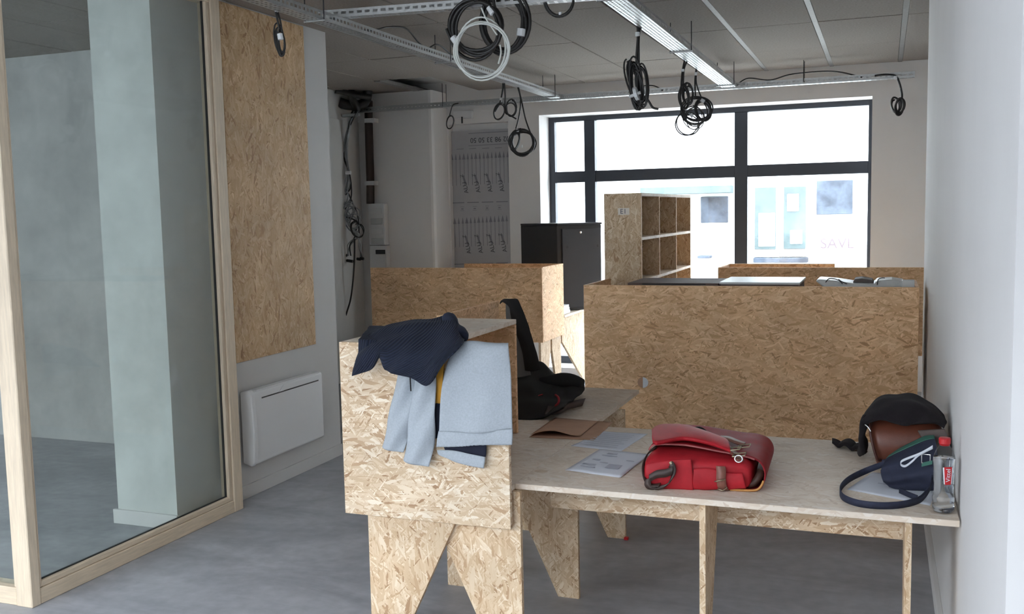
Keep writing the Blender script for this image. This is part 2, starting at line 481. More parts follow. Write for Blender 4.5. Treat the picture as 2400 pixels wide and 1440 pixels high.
# left partition wall (its near end shows inside the glazed room)
wl = struct(obj('wall_left', box(-4.21, WX, 4.43, 6.25, 0, ZC + .12), M['wall_mid']))
wl.data.materials.append(plain('skim_coat', (.60, .62, .60), .85, var=.10, scale=3.5, bump=.1, bscale=120)); wl.data.polygons[2].material_index = 1
struct(obj('baseboard_left', join(cbox(WX, WX + .012, 4.9, 6.25, 0, .085, .002), cbox(-4.235, -3.77, 4.412, 4.43, 0, .085, .002)), M['wall_mid']))
# glazed room behind it
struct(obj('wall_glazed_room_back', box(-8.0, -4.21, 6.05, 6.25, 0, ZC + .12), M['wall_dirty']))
struct(obj('wall_outer_left', box(-8.2, -8.0, FY0, 6.25, 0, ZC + .12), M['wall']))
# alcove beyond the left wall
struct(obj('wall_alcove_left', box(-5.62, -5.42, 6.25, YB, 0, ZC + .12), M['wall_grey']))
struct(obj('wall_alcove_chase', prism([(-5.42, 9.57), (-4.56, 9.57), (-4.535, 9.58), (-4.52, 9.61), (-4.52, YB), (-5.42, YB)], 'z', 0, ZC), M['wall']))
# back wall with window opening and a shallow niche
wx0, wx1, wz0, wz1 = -3.445, -.118, .10, 2.805
nx0, nx1, nz1 = -4.50, -3.80, 2.76
struct(obj('wall_back', join(
    box(-5.6, nx0, YB, 10.5, 0, ZC + .12), box(nx0, nx1, YB + .11, 10.5, 0, ZC + .12), box(nx0, nx1, YB, YB + .11, nz1, ZC + .12),
    box(nx1, wx0, YB, 10.5, 0, ZC + .12), box(wx1, 3.2, YB, 10.5, 0, ZC + .12),
    box(wx0, wx1, YB, 10.5, wz1, ZC + .12), box(wx0, wx1, YB, 10.5, 0, wz0)), M['wall']))
# right wall and the space beyond its far end
struct(obj('wall_right', box(RX, 3.0, 2.25, 7.05, 0, ZC + .12), M['wall']))
struct(obj('wall_outer_right', box(3.0, 3.2, FY0, YB, 0, ZC + .12), M['wall']))
struct(obj('baseboard_right', cbox(RX - .022, RX, 2.25, 7.05, 0, .08, .002), M['wall']))
# shopfront side behind the camera: wall with a wide glazed opening
struct(obj('wall_front', join(box(-8.2, -7.8, FY0 - .25, FY0, 0, ZC + .16), box(-.4, 3.2, FY0 - .25, FY0, 0, ZC + .16), box(-7.8, -.4, FY0 - .25, FY0, 3.0, ZC + .16)), M['wall']))

# ------------------------------------------------------------------ back window
win = struct(obj('window_1', join(cbox(wx0, wx0 + .065, YW - .03, YW + .05, wz0, wz1), cbox(wx1 - .035, wx1, YW - .03, YW + .05, wz0, wz1)), M['frame_dark']))
def bar(x0, x1, z0, z1, d=0.0): obj('frame_bar', cbox(x0, x1, YW - .035 - d, YW + .05, z0, z1, .003), M['frame_dark'], win)
bar(wx0 + .065, wx1 - .035, 2.752, wz1)
bar(-3.04, -2.922, wz0 + .08, 2.752, .012); bar(-1.44, -1.31, wz0 + .08, 2.752, .012)
for a, b in ((wx0 + .065, -3.04), (-2.922, -1.44), (-1.31, wx1 - .035)):
    bar(a, b, 2.095, 2.215)
    for z0, z1 in ((wz0 + .08, 2.095), (2.215, 2.752)):
        obj('pane', box(a, b, YW + .005, YW + .009, z0, z1), M['glass'], win)
bar(wx0 + .065, wx1 - .035, wz0, wz0 + .08)
# ------------------------------------------------------------------ outside
struct(obj('street', box(-60, 60, 10.5, 60, -.3, -.12), M['asphalt']))
struct(obj('forecourt', join(box(-60, 60, -60, FY0 - .25, -.3, -.12), box(-60, -8.2, FY0 - .25, 10.5, -.3, -.12)), M['forecourt']))
struct(obj('low_sky_blocker', box(-40, 30, -22, -15, -.12, 7.0), M['sky_blocker']))  # unseen block added to cut low sky light on the near panel
YS = 21.0
shop = thing('shop_building', (-3, YS, -.12), 'white shop building across the street seen through the window', 'building')
obj('wall', box(-30, 24, YS, YS + 7, -.12, 9.5), M['facade'], shop)
def on_shop(name, px0, py0, px1, py1, mat, d=.03, parent=shop):
    a, b = AY(px0, py0, YS - d), AY(px1, py1, YS - d)
    return obj(name, cbox(a.x, b.x, YS - d, YS, b.z, a.z, .01), mat, parent)
on_shop('door_leaf', 1762, 432, 1826, 603, M['facade'], .10)
on_shop('door_leaf', 1829, 430, 1893, 602, M['facade'], .10)
on_shop('door_glass', 1769, 440, 1818, 585, M['shop_teal'], .12)
on_shop('door_glass', 1837, 438, 1888, 584, M['shop_teal'], .12)
on_shop('door_step', 1765, 605, 1893, 616, M['shop_dark'], .2)
on_shop('poster', 1778, 500, 1816, 578, M['paper'], .14)
on_shop('poster', 1845, 455, 1872, 495, M['paper'], .14)
on_shop('poster', 1852, 540, 1880, 572, M['paper'], .14)
on_shop('shop_window', 1914, 424, 1998, 502, M['shop_dark'], .06)
on_shop('shop_window', 1642, 462, 1706, 522, M['shop_dark'], .06)
on_shop('awning', 1500, 440, 1712, 452, M['shop_teal'], .5)
on_shop('planter', 1634, 600, 1664, 606, M['shop_dark'], .3)
on_shop('sign_strip', 1518, 317, 1660, 321, M['ink'], .05)
on_shop('sign_strip', 1806, 299, 1950, 303, M['ink'], .05)

def text(name, body, size, mat, M4, parent, extrude=0.0003):
    cu = bpy.data.curves.new(name, 'FONT'); cu.body = body; cu.size = size; cu.extrude = extrude
    cu.align_x = 'CENTER'; cu.align_y = 'CENTER'
    cu.materials.append(mat)
    tmp = bpy.data.objects.new(name, cu); COL.objects.link(tmp)
    me = bpy.data.meshes.new_from_object(tmp)
    bpy.data.objects.remove(tmp); bpy.data.curves.remove(cu)
    me.name = name
    if not me.materials: me.materials.append(mat)
    o = bpy.data.objects.new(name, me); COL.objects.link(o)
    o.matrix_world = M4
    o.parent = parent; o.matrix_parent_inverse = Matrix.Translation(-Vector(parent.location))
    return o
def face_minus_y(loc, roll=0.0):
    return Matrix.Translation(loc) @ Matrix.Rotation(R(90), 4, 'X') @ Matrix.Rotation(roll, 4, 'Z')
M['mauve'] = plain('mauve_letters', (.10, .078, .088), .9, spec=0.0)
text('lettering', 'SAVL', .30, M['mauve'], face_minus_y(AY(1962, 572, YS - .04)), shop)

# ------------------------------------------------------------------ glazed timber screen on the left
scr = thing('glazed_screen', (-3.71, 3.3, 0), 'pine framed glass partition standing beside the wall heater', 'glass partition')
obj('post', cbox(-3.755, -3.66, 3.28, 3.335, 0, ZC, .004), M['pine'], scr)
obj('post', cbox(-3.755, -3.66, 4.80, 4.885, 0, ZC, .004), M['pine'], scr)
obj('bottom_rail', cbox(-3.755, -3.662, 3.335, 4.80, 0, .075, .004), M['pine_h'], scr)
obj('top_rail', cbox(-3.755, -3.662, 3.335, 4.80, ZC - .07, ZC, .004), M['pine_h'], scr)
for (y0, y1, z0, z1, hz) in ((3.335, 3.354, .075, ZC - .07, 0), (4.762, 4.80, .075, ZC - .07, 0), (3.354, 4.762, .075, .106, 1)):
    obj('glazing_bead', cbox(-3.692, -3.668, y0, y1, z0, z1, .005), M['pine_h' if hz else 'pine'], scr)
obj('gasket', join(box(-3.698, -3.69, 3.354, 3.358, .106, ZC - .07), box(-3.698, -3.685, 4.756, 4.762, .106, ZC - .07), box(-3.698, -3.686, 3.354, 4.762, .104, .110)), M['seal'], scr)
obj('pane', box(-3.706, -3.698, 3.345, 4.77, .09, ZC - .06), M['glass_green'], scr)
# return of the screen to the left
obj('bottom_rail', cbox(-5.6, -3.755, 3.284, 3.37, 0, .085, .004), plain('planed_pine_return', (.70, .58, .43), .55, var=.12, scale=7, aniso=(1.2, 14, 14)), scr)
obj('glazing_bead', cbox(-3.775, -3.755, 3.29, 3.31, .085, ZC, .004), M['pine'], scr)
obj('pane', box(-5.6, -3.775, 3.32, 3.328, .085, ZC - .06), M['glass_green'], scr)

# ------------------------------------------------------------------ left wall fittings
tag(obj('wall_board', cbox(WX, WX + .012, 5.03, 5.945, .878, ZC - .01), M['osb_wall']), 'tall strand board panel fixed to the white wall above the heater', 'board')
ht = thing('wall_heater', (WX, 5.48, .22), 'white electric panel heater mounted low on the wall', 'heater')
o = obj('body', box(WX + .02, WX + .085, 5.075, 5.895, .222, .69), M['white_plastic'], ht); mod_bevel(o, .014, 3)
o = obj('end_cap', prism([(.20 + .02, WX + .012)] and [(WX + .012, .235), (WX + .075, .215), (WX + .098, .24), (WX + .108, .45), (WX + .098, .68), (WX + .075, .705), (WX + .012, .69)], 'y', 5.045, 5.085), M['white_plastic'], ht); mod_bevel(o, .008, 2)
obj('outlet_slot', box(WX + .083, WX + .0868, 5.17, 5.84, .633, .641), M['seal'], ht)
obj('top_grille', cbox(WX + .03, WX + .084, 5.12, 5.86, .688, .696), M['white_plastic'], ht)
obj('wall_bracket', cbox(WX, WX + .022, 5.2, 5.75, .3, .6), M['plastic_grey'], ht)
obj('control_tab', prism([(5.36, .641), (5.41, .641), (5.44, .68), (5.415, .68)], 'x', WX + .084, WX + .089), M['white_plastic'], ht)

# ------------------------------------------------------------------ furniture in strand board
TB = .022
DZ = .735          # desk height
def board(name, a, mat, parent): return obj(name, cbox(*a), M[mat], parent)

# desk with hutch, end-on in the foreground
A = thing('hutch_desk', (-1.64, 3.39, 0), 'foreground strand board desk with storage hutch draped with clothes', 'desk')
board('end_panel', (-2.03, -1.31, 3.37, 3.37 + TB, .578, 1.28), 'osb_near', A)
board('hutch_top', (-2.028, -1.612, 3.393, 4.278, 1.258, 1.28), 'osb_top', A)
board('back_panel', (-2.028, -2.006, 3.393, 5.05, .58, 1.257), 'osb_h', A)
board('end_panel', (-2.005, -1.612, 4.256, 4.278, .737, 1.257), 'osb_h', A)
board('hutch_back', (-2.0279, -2.006, 4.28, 5.05, 1.2575, 1.29), 'osb_h', A)
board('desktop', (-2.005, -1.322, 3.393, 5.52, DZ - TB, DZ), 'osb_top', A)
def v_leg(xo, xi_top, xi_bot, y, z1):
    p = [(xo, 0), (xi_bot, 0), (xi_top, z1 * .62), (xi_top, z1), (xo, z1)]
    return prism(p, 'y', y, y + TB)
for y in (3.395, 4.14, 5.01):
    zt = DZ - TB
    s1 = [(-1.94, 0), (-1.83, 0), (-1.515, zt - .06), (-1.515, zt), (-1.94, zt)]
    s2 = [(-1.288, 0), (-1.388, 0), (-1.60, .46), (-1.60, zt), (-1.288, zt)]
    obj('leg', prism(s1, 'y', y, y + TB), M['osb_v'], A)
    obj('leg', prism(s2, 'y', y + TB + .001, y + 2 * TB + .001), M['osb_v'], A)

# side bench along the right wall
B = thing('side_bench', (-.53, 3.47, 0), 'long strand board bench holding the red satchel and water bottle', 'desk')
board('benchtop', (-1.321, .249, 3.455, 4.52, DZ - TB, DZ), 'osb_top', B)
board('apron', (-1.287, .085, 3.775, 3.775 + TB, DZ - TB - .165, DZ - TB), 'osb_near', B)
for x in (-.615, .083):
    obj('leg', prism([(3.49, 0), (3.56, 0), (3.774, .60), (3.774, DZ - TB), (3.49, DZ - TB)], 'x', x, x + TB), M['osb_v'], B)

# big panelled desk in the middle ground
Cd = thing('panelled_desk', (-.84, 6.3, 0), 'wide strand board desk back standing behind the bench by the right wall', 'desk')
board('back_panel', (-1.885, .205, 6.30, 6.322, .03, 1.285), 'osb_h', Cd)
board('side_panel', (-1.885, -1.863, 6.323, 6.93, .58, 1.285), 'osb_h', Cd)
board('side_panel', (.183, .205, 6.323, 6.93, .58, 1.285), 'osb_h', Cd)
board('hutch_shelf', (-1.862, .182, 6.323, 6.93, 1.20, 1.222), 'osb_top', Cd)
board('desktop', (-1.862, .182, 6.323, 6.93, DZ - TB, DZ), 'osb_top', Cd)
for x in (-1.80, .10):
    obj('leg', prism([(6.33, 0), (6.43, 0), (6.6, .6), (6.6, DZ - TB), (6.33, DZ - TB)], 'x', x, x + TB), M['osb_v'], Cd)
    obj('leg', prism([(6.93, 0), (6.83, 0), (6.66, .6), (6.66, DZ - TB), (6.93, DZ - TB)], 'x', x, x + TB), M['osb_v'], Cd)
ch = thing('painted_cable_hole', AY(1507, 897, 6.3), 'small round cable hole in the big desk back painted as two half discs', 'cable hole')  # dark inside and light seen through the hole, coloured onto flat discs
cc = AY(1507, 897, 6.3)
def half_disc(cx, cz, r, a0, a1, y0, y1):
    return prism([(cx + r * math.cos(a0 + (a1 - a0) * i / 16), cz + r * math.sin(a0 + (a1 - a0) * i / 16)) for i in range(17)], 'y', y0, y1)
obj('dark_half', half_disc(cc.x, cc.z, .036, R(90), R(270), 6.2965, 6.2995), M['kraft'], ch)
obj('light_half', half_disc(cc.x, cc.z, .036, R(-90), R(90), 6.2955, 6.2995), M['paper'], ch)

# desk behind it, next to the window
Dd = thing('window_desk', (-.5, 8.34, 0), 'strand board desk hutch farthest back below the large window', 'desk')
board('front_panel', (-1.305, .30, 8.32, 8.342, .58, 1.284), 'osb_h', Dd)
board('side_panel', (-1.305, -1.283, 8.343, 8.88, .58, 1.284), 'osb_h', Dd)
board('back_panel', (-1.282, -.39, 8.858, 8.88, .58, 1.284), 'osb_h', Dd)
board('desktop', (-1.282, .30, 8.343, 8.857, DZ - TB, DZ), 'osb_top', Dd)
for x in (-1.2, .2):
    obj('leg', prism([(8.35, 0), (8.45, 0), (8.6, .6), (8.6, DZ - TB), (8.35, DZ - TB)], 'x', x, x + TB), M['osb_v'], Dd)
    obj('leg', prism([(8.85, 0), (8.75, 0), (8.62, .6), (8.62, DZ - TB), (8.85, DZ - TB)], 'x', x, x + TB), M['osb_v'], Dd)

# desk at the back left
Ed = thing('alcove_desk', (-3.7, 8.3, 0), 'strand board desk hutch at the back left in front of the black cabinet', 'desk')
board('front_panel', (-4.62, -2.872, 8.30, 8.322, .60, 1.28), 'osb_h', Ed)
board('side_panel', (-2.894, -2.872, 8.323, 8.93, .60, 1.285), 'osb_h', Ed)
board('back_panel', (-3.9, -2.895, 8.908, 8.93, .60, 1.285), 'osb_h', Ed)
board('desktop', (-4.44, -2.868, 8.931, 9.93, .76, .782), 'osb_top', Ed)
for x in (-4.4, -2.93):
    for (y0, ys, y1) in ((8.34, 1, 8.62), (8.93, -1, 8.66)):
        obj('leg', prism([(y0, 0), (y0 + ys * .1, 0), (y1, .5), (y1, .73), (y0, .73)], 'x', x, x + TB), M['osb_v'], Ed)
    obj('leg', prism([(9.9, 0), (9.72, 0), (8.97, .52), (8.97, .759), (9.9, .759)], 'x', x, x + TB), M['osb_v'], Ed)

# bookshelf
sh = thing('open_bookshelf', (-1.8, 7.1, 0), 'tall open strand board bookshelf with E1 written on its side', 'bookshelf')
SX1 = -1.655; SX0 = -1.935; SY0, SY1, SZ = 7.02, 8.98, 1.905
board('side_panel', (SX0, SX1, SY0, SY0 + TB, 0, SZ), 'osb_v', sh)
board('side_panel', (SX0, SX1, SY1 - TB, SY1, 0, SZ), 'osb_v', sh)
board('back_panel', (SX0, SX0 + .008, SY0 + TB, SY1 - TB, .05, SZ - TB), 'osb_v', sh)
board('top_board', (SX0, SX1, SY0 + TB, SY1 - TB, SZ - TB, SZ), 'osb_top', sh)
for z in (.05, .62, 1.245 - .31, 1.245, 1.56):
    if z == 1.245 - .31: continue
    board('shelf', (SX0 + .009, SX1, SY0 + TB, SY1 - TB, z, z + TB), 'osb_top', sh)
for y in (7.64, 8.31):
    board('divider', (SX0 + .009, SX1 - .001, y, y + TB * .8, .05, SZ - TB), 'osb_v', sh)
lb = AY(1461, 495, SY0)
tag(obj('paper_label', box(lb.x - .04, lb.x + .045, SY0 - .0012, SY0 - .0002, lb.z - .028, lb.z + .022), plain('old_masking_tape', (.85, .78, .70), .8)), 'small pale label reading E1 on the bookshelf side', 'label')
lt = bpy.data.objects['paper_label']
text('lettering', 'E1', .05, M['ink_dark'], face_minus_y(Vector((lb.x, SY0 - .002, lb.z - .004))), lt)

# black equipment cabinet, turned at an angle
rk = thing('equipment_cabinet', (-2.93, 9.6, .7826), 'black metal network cabinet with locked door beside the window', 'cabinet')
def quad_prism(pts, z0, z1): return prism(pts, 'z', z0, z1)
P0 = AY(1220, 528, 9.50); P1 = AY(1305, 530, 9.275); P2 = AY(1409, 527, 9.66)
P3 = Vector((P0.x + P2.x - P1.x, P0.y + P2.y - P1.y, 0))
RZ = 1.645
o = obj('body', quad_prism([(p.x, p.y) for p in (P1, P2, P3, P0)], .7826, RZ), M['black_steel'], rk); mod_bevel(o, .006, 2)
e1 = (P2 - P1).normalized(); e1.z = 0; nrm = Vector((e1.y, -e1.x, 0)).normalized()
dl = (P2 - P1).to_2d().length
def on_door(s0, s1, z0, z1, t0, t1):
    a, b = P1 + e1 * s0, P1 + e1 * s1
    q = [a + nrm * t0, b + nrm * t0, b + nrm * t1, a + nrm * t1]
    return prism([(p.x, p.y) for p in q], 'z', z0, z1)
rdoor = o = obj('door', on_door(.05, dl - .012, .81, RZ - .035, .0, .016), M['grey_steel'], rk); mod_bevel(o, .008, 2)
obj('cap', quad_prism([((p - (P1 + P3.xyz) * 0).x, p.y) for p in (P1 + nrm * .012, P2 + nrm * .012, P3, P0)], RZ, RZ + .02), M['black_steel'], rk)
lk = P1 + e1 * (dl * .5) + nrm * .02
lo = obj('lock', lathe([(.012, 0), (.012, .006), (.006, .008)], (0, 0, 0), 16), M['chrome'], rk)
lo.matrix_basis = Matrix.Translation((lk.x, lk.y, RZ - .075)) @ nrm.to_track_quat('Z', 'Y').to_matrix().to_4x4()
lo.matrix_parent_inverse = Matrix.Translation(-Vector(rk.location))
for s in (.10, dl - .06):
    obj('door_screw', on_door(s, s + .018, RZ - .23, RZ - .205, .016, .02), M['seal'], rdoor)

# ------------------------------------------------------------------ cable trays
def tray_vf(L, wdt, hgt, pitch, rows, t=.0015):
    # U channel along +Y from 0 to L, bottom at z=0, slotted bottom and sides
    xs = [-wdt / 2]
    sw = wdt / (rows * 2 + 1)
    for i in range(rows * 2 + 1): xs.append(xs[-1] + sw)
    n = int(L / pitch)
    V, F = [], []
    def quad(a, b, c, d):
        k = len(V); V.extend([a, b, c, d]); F.append((k, k + 1, k + 2, k + 3))
    for j in range(n):
        y0, y1, y2 = j * pitch, j * pitch + pitch * .62, (j + 1) * pitch
        for i in range(rows * 2 + 1):
            if i % 2 == 0: quad((xs[i], y0, 0), (xs[i], y2, 0), (xs[i + 1], y2, 0), (xs[i + 1], y0, 0))
            else: quad((xs[i], y1, 0), (xs[i], y2, 0), (xs[i + 1], y2, 0), (xs[i + 1], y1, 0))
        for s in (-1, 1):
            x = s * wdt / 2
            quad((x, y0, 0), (x, y2, 0), (x, y2, hgt * .35), (x, y0, hgt * .35))
            quad((x, y1, hgt * .35), (x, y2, hgt * .35), (x, y2, hgt * .68), (x, y1, hgt * .68))
            quad((x, y0, hgt * .68), (x, y2, hgt * .68), (x, y2, hgt), (x, y0, hgt))
            quad((x, y0, hgt), (x, y2, hgt), (x - s * .008, y2, hgt), (x - s * .008, y0, hgt))
    return V, F
def tray(a, b, wdt, hgt, pitch, rows, label, rods):
    a, b = Vector(a), Vector(b)
    root = thing('cable_tray', (a.x, a.y, a.z), label, 'cable tray')
    o = obj('channel', tray_vf((b - a).length, wdt, hgt, pitch, rows), M['galv'])
    d = (b - a); ang = math.atan2(d.y, d.x) - R(90)
    o.matrix_world = Matrix.Translation(a) @ Matrix.Rotation(ang, 4, 'Z')
    o.parent = root; o.matrix_parent_inverse = Matrix.Translation(-a)
    mod_solid(o, .0015)
    side = Vector((-d.y, d.x, 0)).normalized()
    for s in rods:
        p = a + d.normalized() * s
        obj('hanger_bar', join(tube([p - side * (wdt / 2 + .02) + Vector((0, 0, -.006)), p + side * (wdt / 2 + .02) + Vector((0, 0, -.006))], .006, 6)), M['galv'], root)
        for q in (-1, 1):
            c = p + side * q * (wdt / 2 + .012)
            obj('threaded_rod', tube([c + Vector((0, 0, -.012)), Vector((c.x, c.y, ZC + .03))], .0035, 6), M['grey_steel'], root)
    return root
tray((-3.06, 3.95, 2.90), (-3.06, 9.35, 2.90), .10, .05, .04, 3, 'galvanised cable tray running over the left wall end', (1.0, 2.75, 5.2))
tray((-1.365, 3.95, 2.90), (-1.365, 9.34, 2.90), .125, .05, .035, 5, 'galvanised perforated cable tray leading straight to the window', (1.2, 3.1, 5.2))
tray((-3.17, 5.195, 2.954), (-.4, 5.50, 2.954), .07, .045, .05, 2, 'galvanised cross channel carrying the large black and white cable coils', (1.9,))
tray((-5.3, 9.42, 2.89), (.25, 9.42, 2.91), .07, .05, .045, 2, 'galvanised cable tray running along the back wall above the window', (1.0, 4.6))

# ------------------------------------------------------------------ hanging cable coils
def loop_px(cx, cy, rx, ry, Y, turns, jit, djit, tilt=0.0, seed=0, per=28, lead=None, tail=None):
    rnd = random.Random(seed)
    pts = []
    ph = rnd.uniform(0, 6.28)
    kx, ky, ox, oy = 1, 1, 0, 0
    tgt = [(1 + rnd.uniform(-jit, jit), 1 + rnd.uniform(-jit, jit), rnd.uniform(-jit, jit), rnd.uniform(-jit, jit), rnd.uniform(-djit, djit)) for _ in range(turns + 2)]
    n = turns * per
    for i in range(n + 1):
        t = i / per; k = int(t); f = t - k
        a, b = tgt[k], tgt[k + 1]
        f = f * f * (3 - 2 * f)
        q = [a[j] + (b[j] - a[j]) * f for j in range(5)]
        an = -math.pi / 2 + 2 * math.pi * t
        x = rx * (q[0] * math.cos(an)) + q[2] * rx
        y = ry * (q[1] * math.sin(an)) + q[3] * ry
        X = cx + x * math.cos(tilt) - y * math.sin(tilt); Yp = cy + x * math.sin(tilt) + y * math.cos(tilt)
        pts.append(AY(X, Yp, Y + q[4] + .01 * math.sin(an + k)))
    return pts
def coil(label, loops, leads, tapes, mat='cable', group=None):
    first = loops[0]
    root = thing('cable_coil', AY(leads[0][0][0][0], leads[0][0][0][1], leads[0][1]) if leads else AY(first[0], first[1], first[4]), label, 'cable')
    for i, L in enumerate(loops):
        cx, cy, rx, ry, Y, turns, jit, djit, rad = L[:9]
        tilt = L[9] if len(L) > 9 else 0
        mt = L[10] if len(L) > 10 else mat
        obj('loop', tube(loop_px(cx, cy, rx, ry, Y, turns, jit, djit, tilt, seed=int(cx + cy) + i), rad, 6), M[mt], root, True)
    for pts, Y, rad in leads:
        obj('lead', tube(catmull([AY(p[0], p[1], Y + (p[2] if len(p) > 2 else 0)) for p in pts], 8), rad, 6), M[mat], root, True)
    for (x, y, Y, w, h, ang) in tapes:
        c = AY(x, y, Y); sx = w * Y / FPX * .54; sz = h * Y / FPX * .54
        o = obj('tape', tube([Vector((0, 0, -sz)), Vector((0, 0, sz))], sx, 10), M['tape'])
        o.matrix_world = Matrix.Translation(c) @ Matrix.Rotation(ang, 4, 'Y')
        o.parent = root; o.matrix_parent_inverse = Matrix.Translation(-Vector(root.location))
    return root
coil('thick black cable coil hanging in front of the white coil', [(1117, 66, 57, 64, 5.20, 6, .13, .02, .0095)],
     [([(1156, -14), (1158, 10), (1166, 40)], 5.20, .009), ([(1046, 68), (1055, 88), (1064, 100)], 5.19, .008)], [(1067, 94, 5.19, 17, 17, R(-35)), (1152, 24, 5.19, 17, 18, R(-30))])
coil('thick black cable coil just behind the first beside the white coil', [(1181, 52, 52, 68, 5.30, 6, .14, .025, .0095)],
     [([(1212, -16), (1222, 8), (1231, 40)], 5.30, .008)], [(1221, 76, 5.28, 20, 16, R(8))])
coil('white cable coil tied under the big black coils', [(1130, 114, 60, 66, 5.16, 4, .10, .014, .0056)],
     [([(1128, 18), (1140, 45), (1165, 82)], 5.15, .0046), ([(1172, 105), (1174, 125), (1168, 150)], 5.16, .0046)], [], mat='cable_white')
coil('black cable loop cut by the top edge above the window', [(1310, -2, 34, 42, 5.36, 4, .08, .012, .007)], [([(1310, -50), (1308, -44)], 5.36, .006)], [(1313, 34, 5.35, 7, 10, 0)])
coil('flattened black cable bundle hanging before the wall strand board', [(656, 95, 10, 33, 4.68, 4, .22, .012, .0045, R(-8)), (660, 98, 7, 30, 4.68, 3, .25, .01, .004, R(-6))],
     [([(645, 20), (650, 45), (655, 68)], 4.66, .006), ([(648, 20), (656, 45), (660, 66)], 4.68, .005)], [(657, 86, 4.66, 14, 14, R(-10)), (648, 25, 4.66, 9, 6, 0)])
coil('two small black cable loops on the left tray near the insulation panel', [(1172, 262, 11, 17, 8.03, 2, .2, .03, .006, R(20)), (1199, 254, 11, 17, 8.05, 3, .2, .03, .006)],
     [([(1179, 192), (1178, 212), (1172, 240), (1160, 262)], 8.03, .008), ([(1182, 192), (1184, 225), (1184, 262), (1195, 270), (1210, 279)], 8.04, .007)], [(1174, 232, 8.0, 6, 5, 0)])
coil('wide black cable coil hanging beside the left window jamb', [(1224, 335, 27, 27, 8.37, 6, .16, .03, .0065), (1207, 330, 10, 22, 8.36, 3, .15, .02, .006, R(15))],
     [([(1213, 203), (1220, 232), (1217, 270), (1209, 302)], 8.37, .0065), ([(1215, 203), (1222, 235), (1232, 280), (1243, 311)], 8.37, .0065)], [(1213, 306, 8.35, 6, 6, 0), (1223, 343, 8.33, 4, 6, 0)])
coil('dense folded black cable bundle hung from the straight tray', [(1492, 200, 13, 52, 6.05, 7, .3, .03, .0062, R(-6)), (1483, 188, 14, 45, 6.06, 4, .25, .03, .006, R(-14)), (1505, 205, 11, 45, 6.04, 5, .25, .02, .006, R(-4))],
     [([(1495, 58), (1495, 90), (1492, 130), (1492, 150)], 6.04, .008), ([(1502, 62), (1497, 90), (1497, 150)], 6.05, .008), ([(1512, 225), (1522, 240), (1530, 252), (1543, 256)], 6.04, .007)], [(1494, 80, 6.02, 10, 8, 0), (1491, 220, 6.0, 30, 7, R(75)), (1488, 222, 6.0, 7, 26, R(72))])
coil('small black cable coil dangling before the window top frame', [(1603, 230, 12, 26, 7.53, 4, .2, .03, .0065, R(-5)), (1613, 222, 11, 24, 7.55, 3, .2, .03, .006)],
     [([(1605, 140), (1599, 170), (1596, 212)], 7.53, .007), ([(1610, 144), (1603, 165), (1601, 212)], 7.54, .007)], [(1600, 165, 7.5, 7, 5, 0)])
coil('large tangled black cable coil hanging over the middle pane', [(1632, 258, 30, 28, 8.03, 5, .2, .03, .006), (1628, 275, 24, 24, 8.05, 4, .22, .04, .004), (1648, 258, 17, 24, 8.02, 5, .12, .02, .007, R(-15)), (1614, 292, 26, 30, 8.06, 2, .2, .03, .005)],
     [([(1632, 160), (1629, 190), (1630, 232)], 8.03, .007), ([(1633, 160), (1632, 195), (1645, 232)], 8.03, .006)], [(1631, 173, 8.0, 6, 6, 0), (1647, 236, 8.0, 9, 7, R(30)), (1621, 271, 8.0, 9, 6, R(60))])
coil('small black cable coil hanging on the wall right of the window', [(2100, 248, 10, 16, 9.36, 3, .18, .02, .008, R(-10)), (2109, 250, 10, 18, 9.36, 3, .18, .02, .008, R(8))],
     [([(2050, 178), (2075, 175), (2098, 178), (2108, 195), (2114, 222), (2112, 236)], 9.36, .009)], [(2099, 182, 9.34, 7, 6, 0)])
coil('single thin black cable loop beside the emergency light', [(1055, 287, 8, 15, 9.36, 2, .1, .01, .006, R(10))],
     [([(1075, 242), (1062, 246), (1056, 262), (1053, 275)], 9.36, .006)], [])
# loose cables lying on the trays
def loose(label, pts, mat='cable'):
    tag(obj('loose_cable', tube(catmull(pts, 8), .006, 6), M[mat], None, True), label, 'cable')
def on_tray1(y, dx, dz): return (-3.06 + dx, y, 2.91 + dz)
loose('black cable arching over the left tray near the wall end', [on_tray1(5.0, .0, .0), on_tray1(5.5, .02, .02), on_tray1(5.85, .0, .10), on_tray1(6.05, .03, .12), on_tray1(6.3, .02, .05), on_tray1(6.7, 0, .005)])
loose('black cable humped over the left tray behind the white coil', [on_tray1(6.0, -.02, .0), on_tray1(6.4, -.02, .03), on_tray1(6.6, .0, .10), on_tray1(6.85, -.01, .07), on_tray1(7.1, -.02, .012), on_tray1(8.3, -.02, .003)])
loose('black cable lying on the back wall tray over the window', [(-1.3, 9.42, 2.925), (-1.2, 9.43, 2.98), (-1.0, 9.42, 2.95), (-.8, 9.42, 2.99), (-.45, 9.42, 2.99), (-.2, 9.42, 2.92)])
loose('short black cable arc on the back tray left of the straight tray', [(-2.35, 9.42, 2.92), (-2.25, 9.42, 2.965), (-2.1, 9.42, 2.97), (-2.0, 9.42, 2.92)])

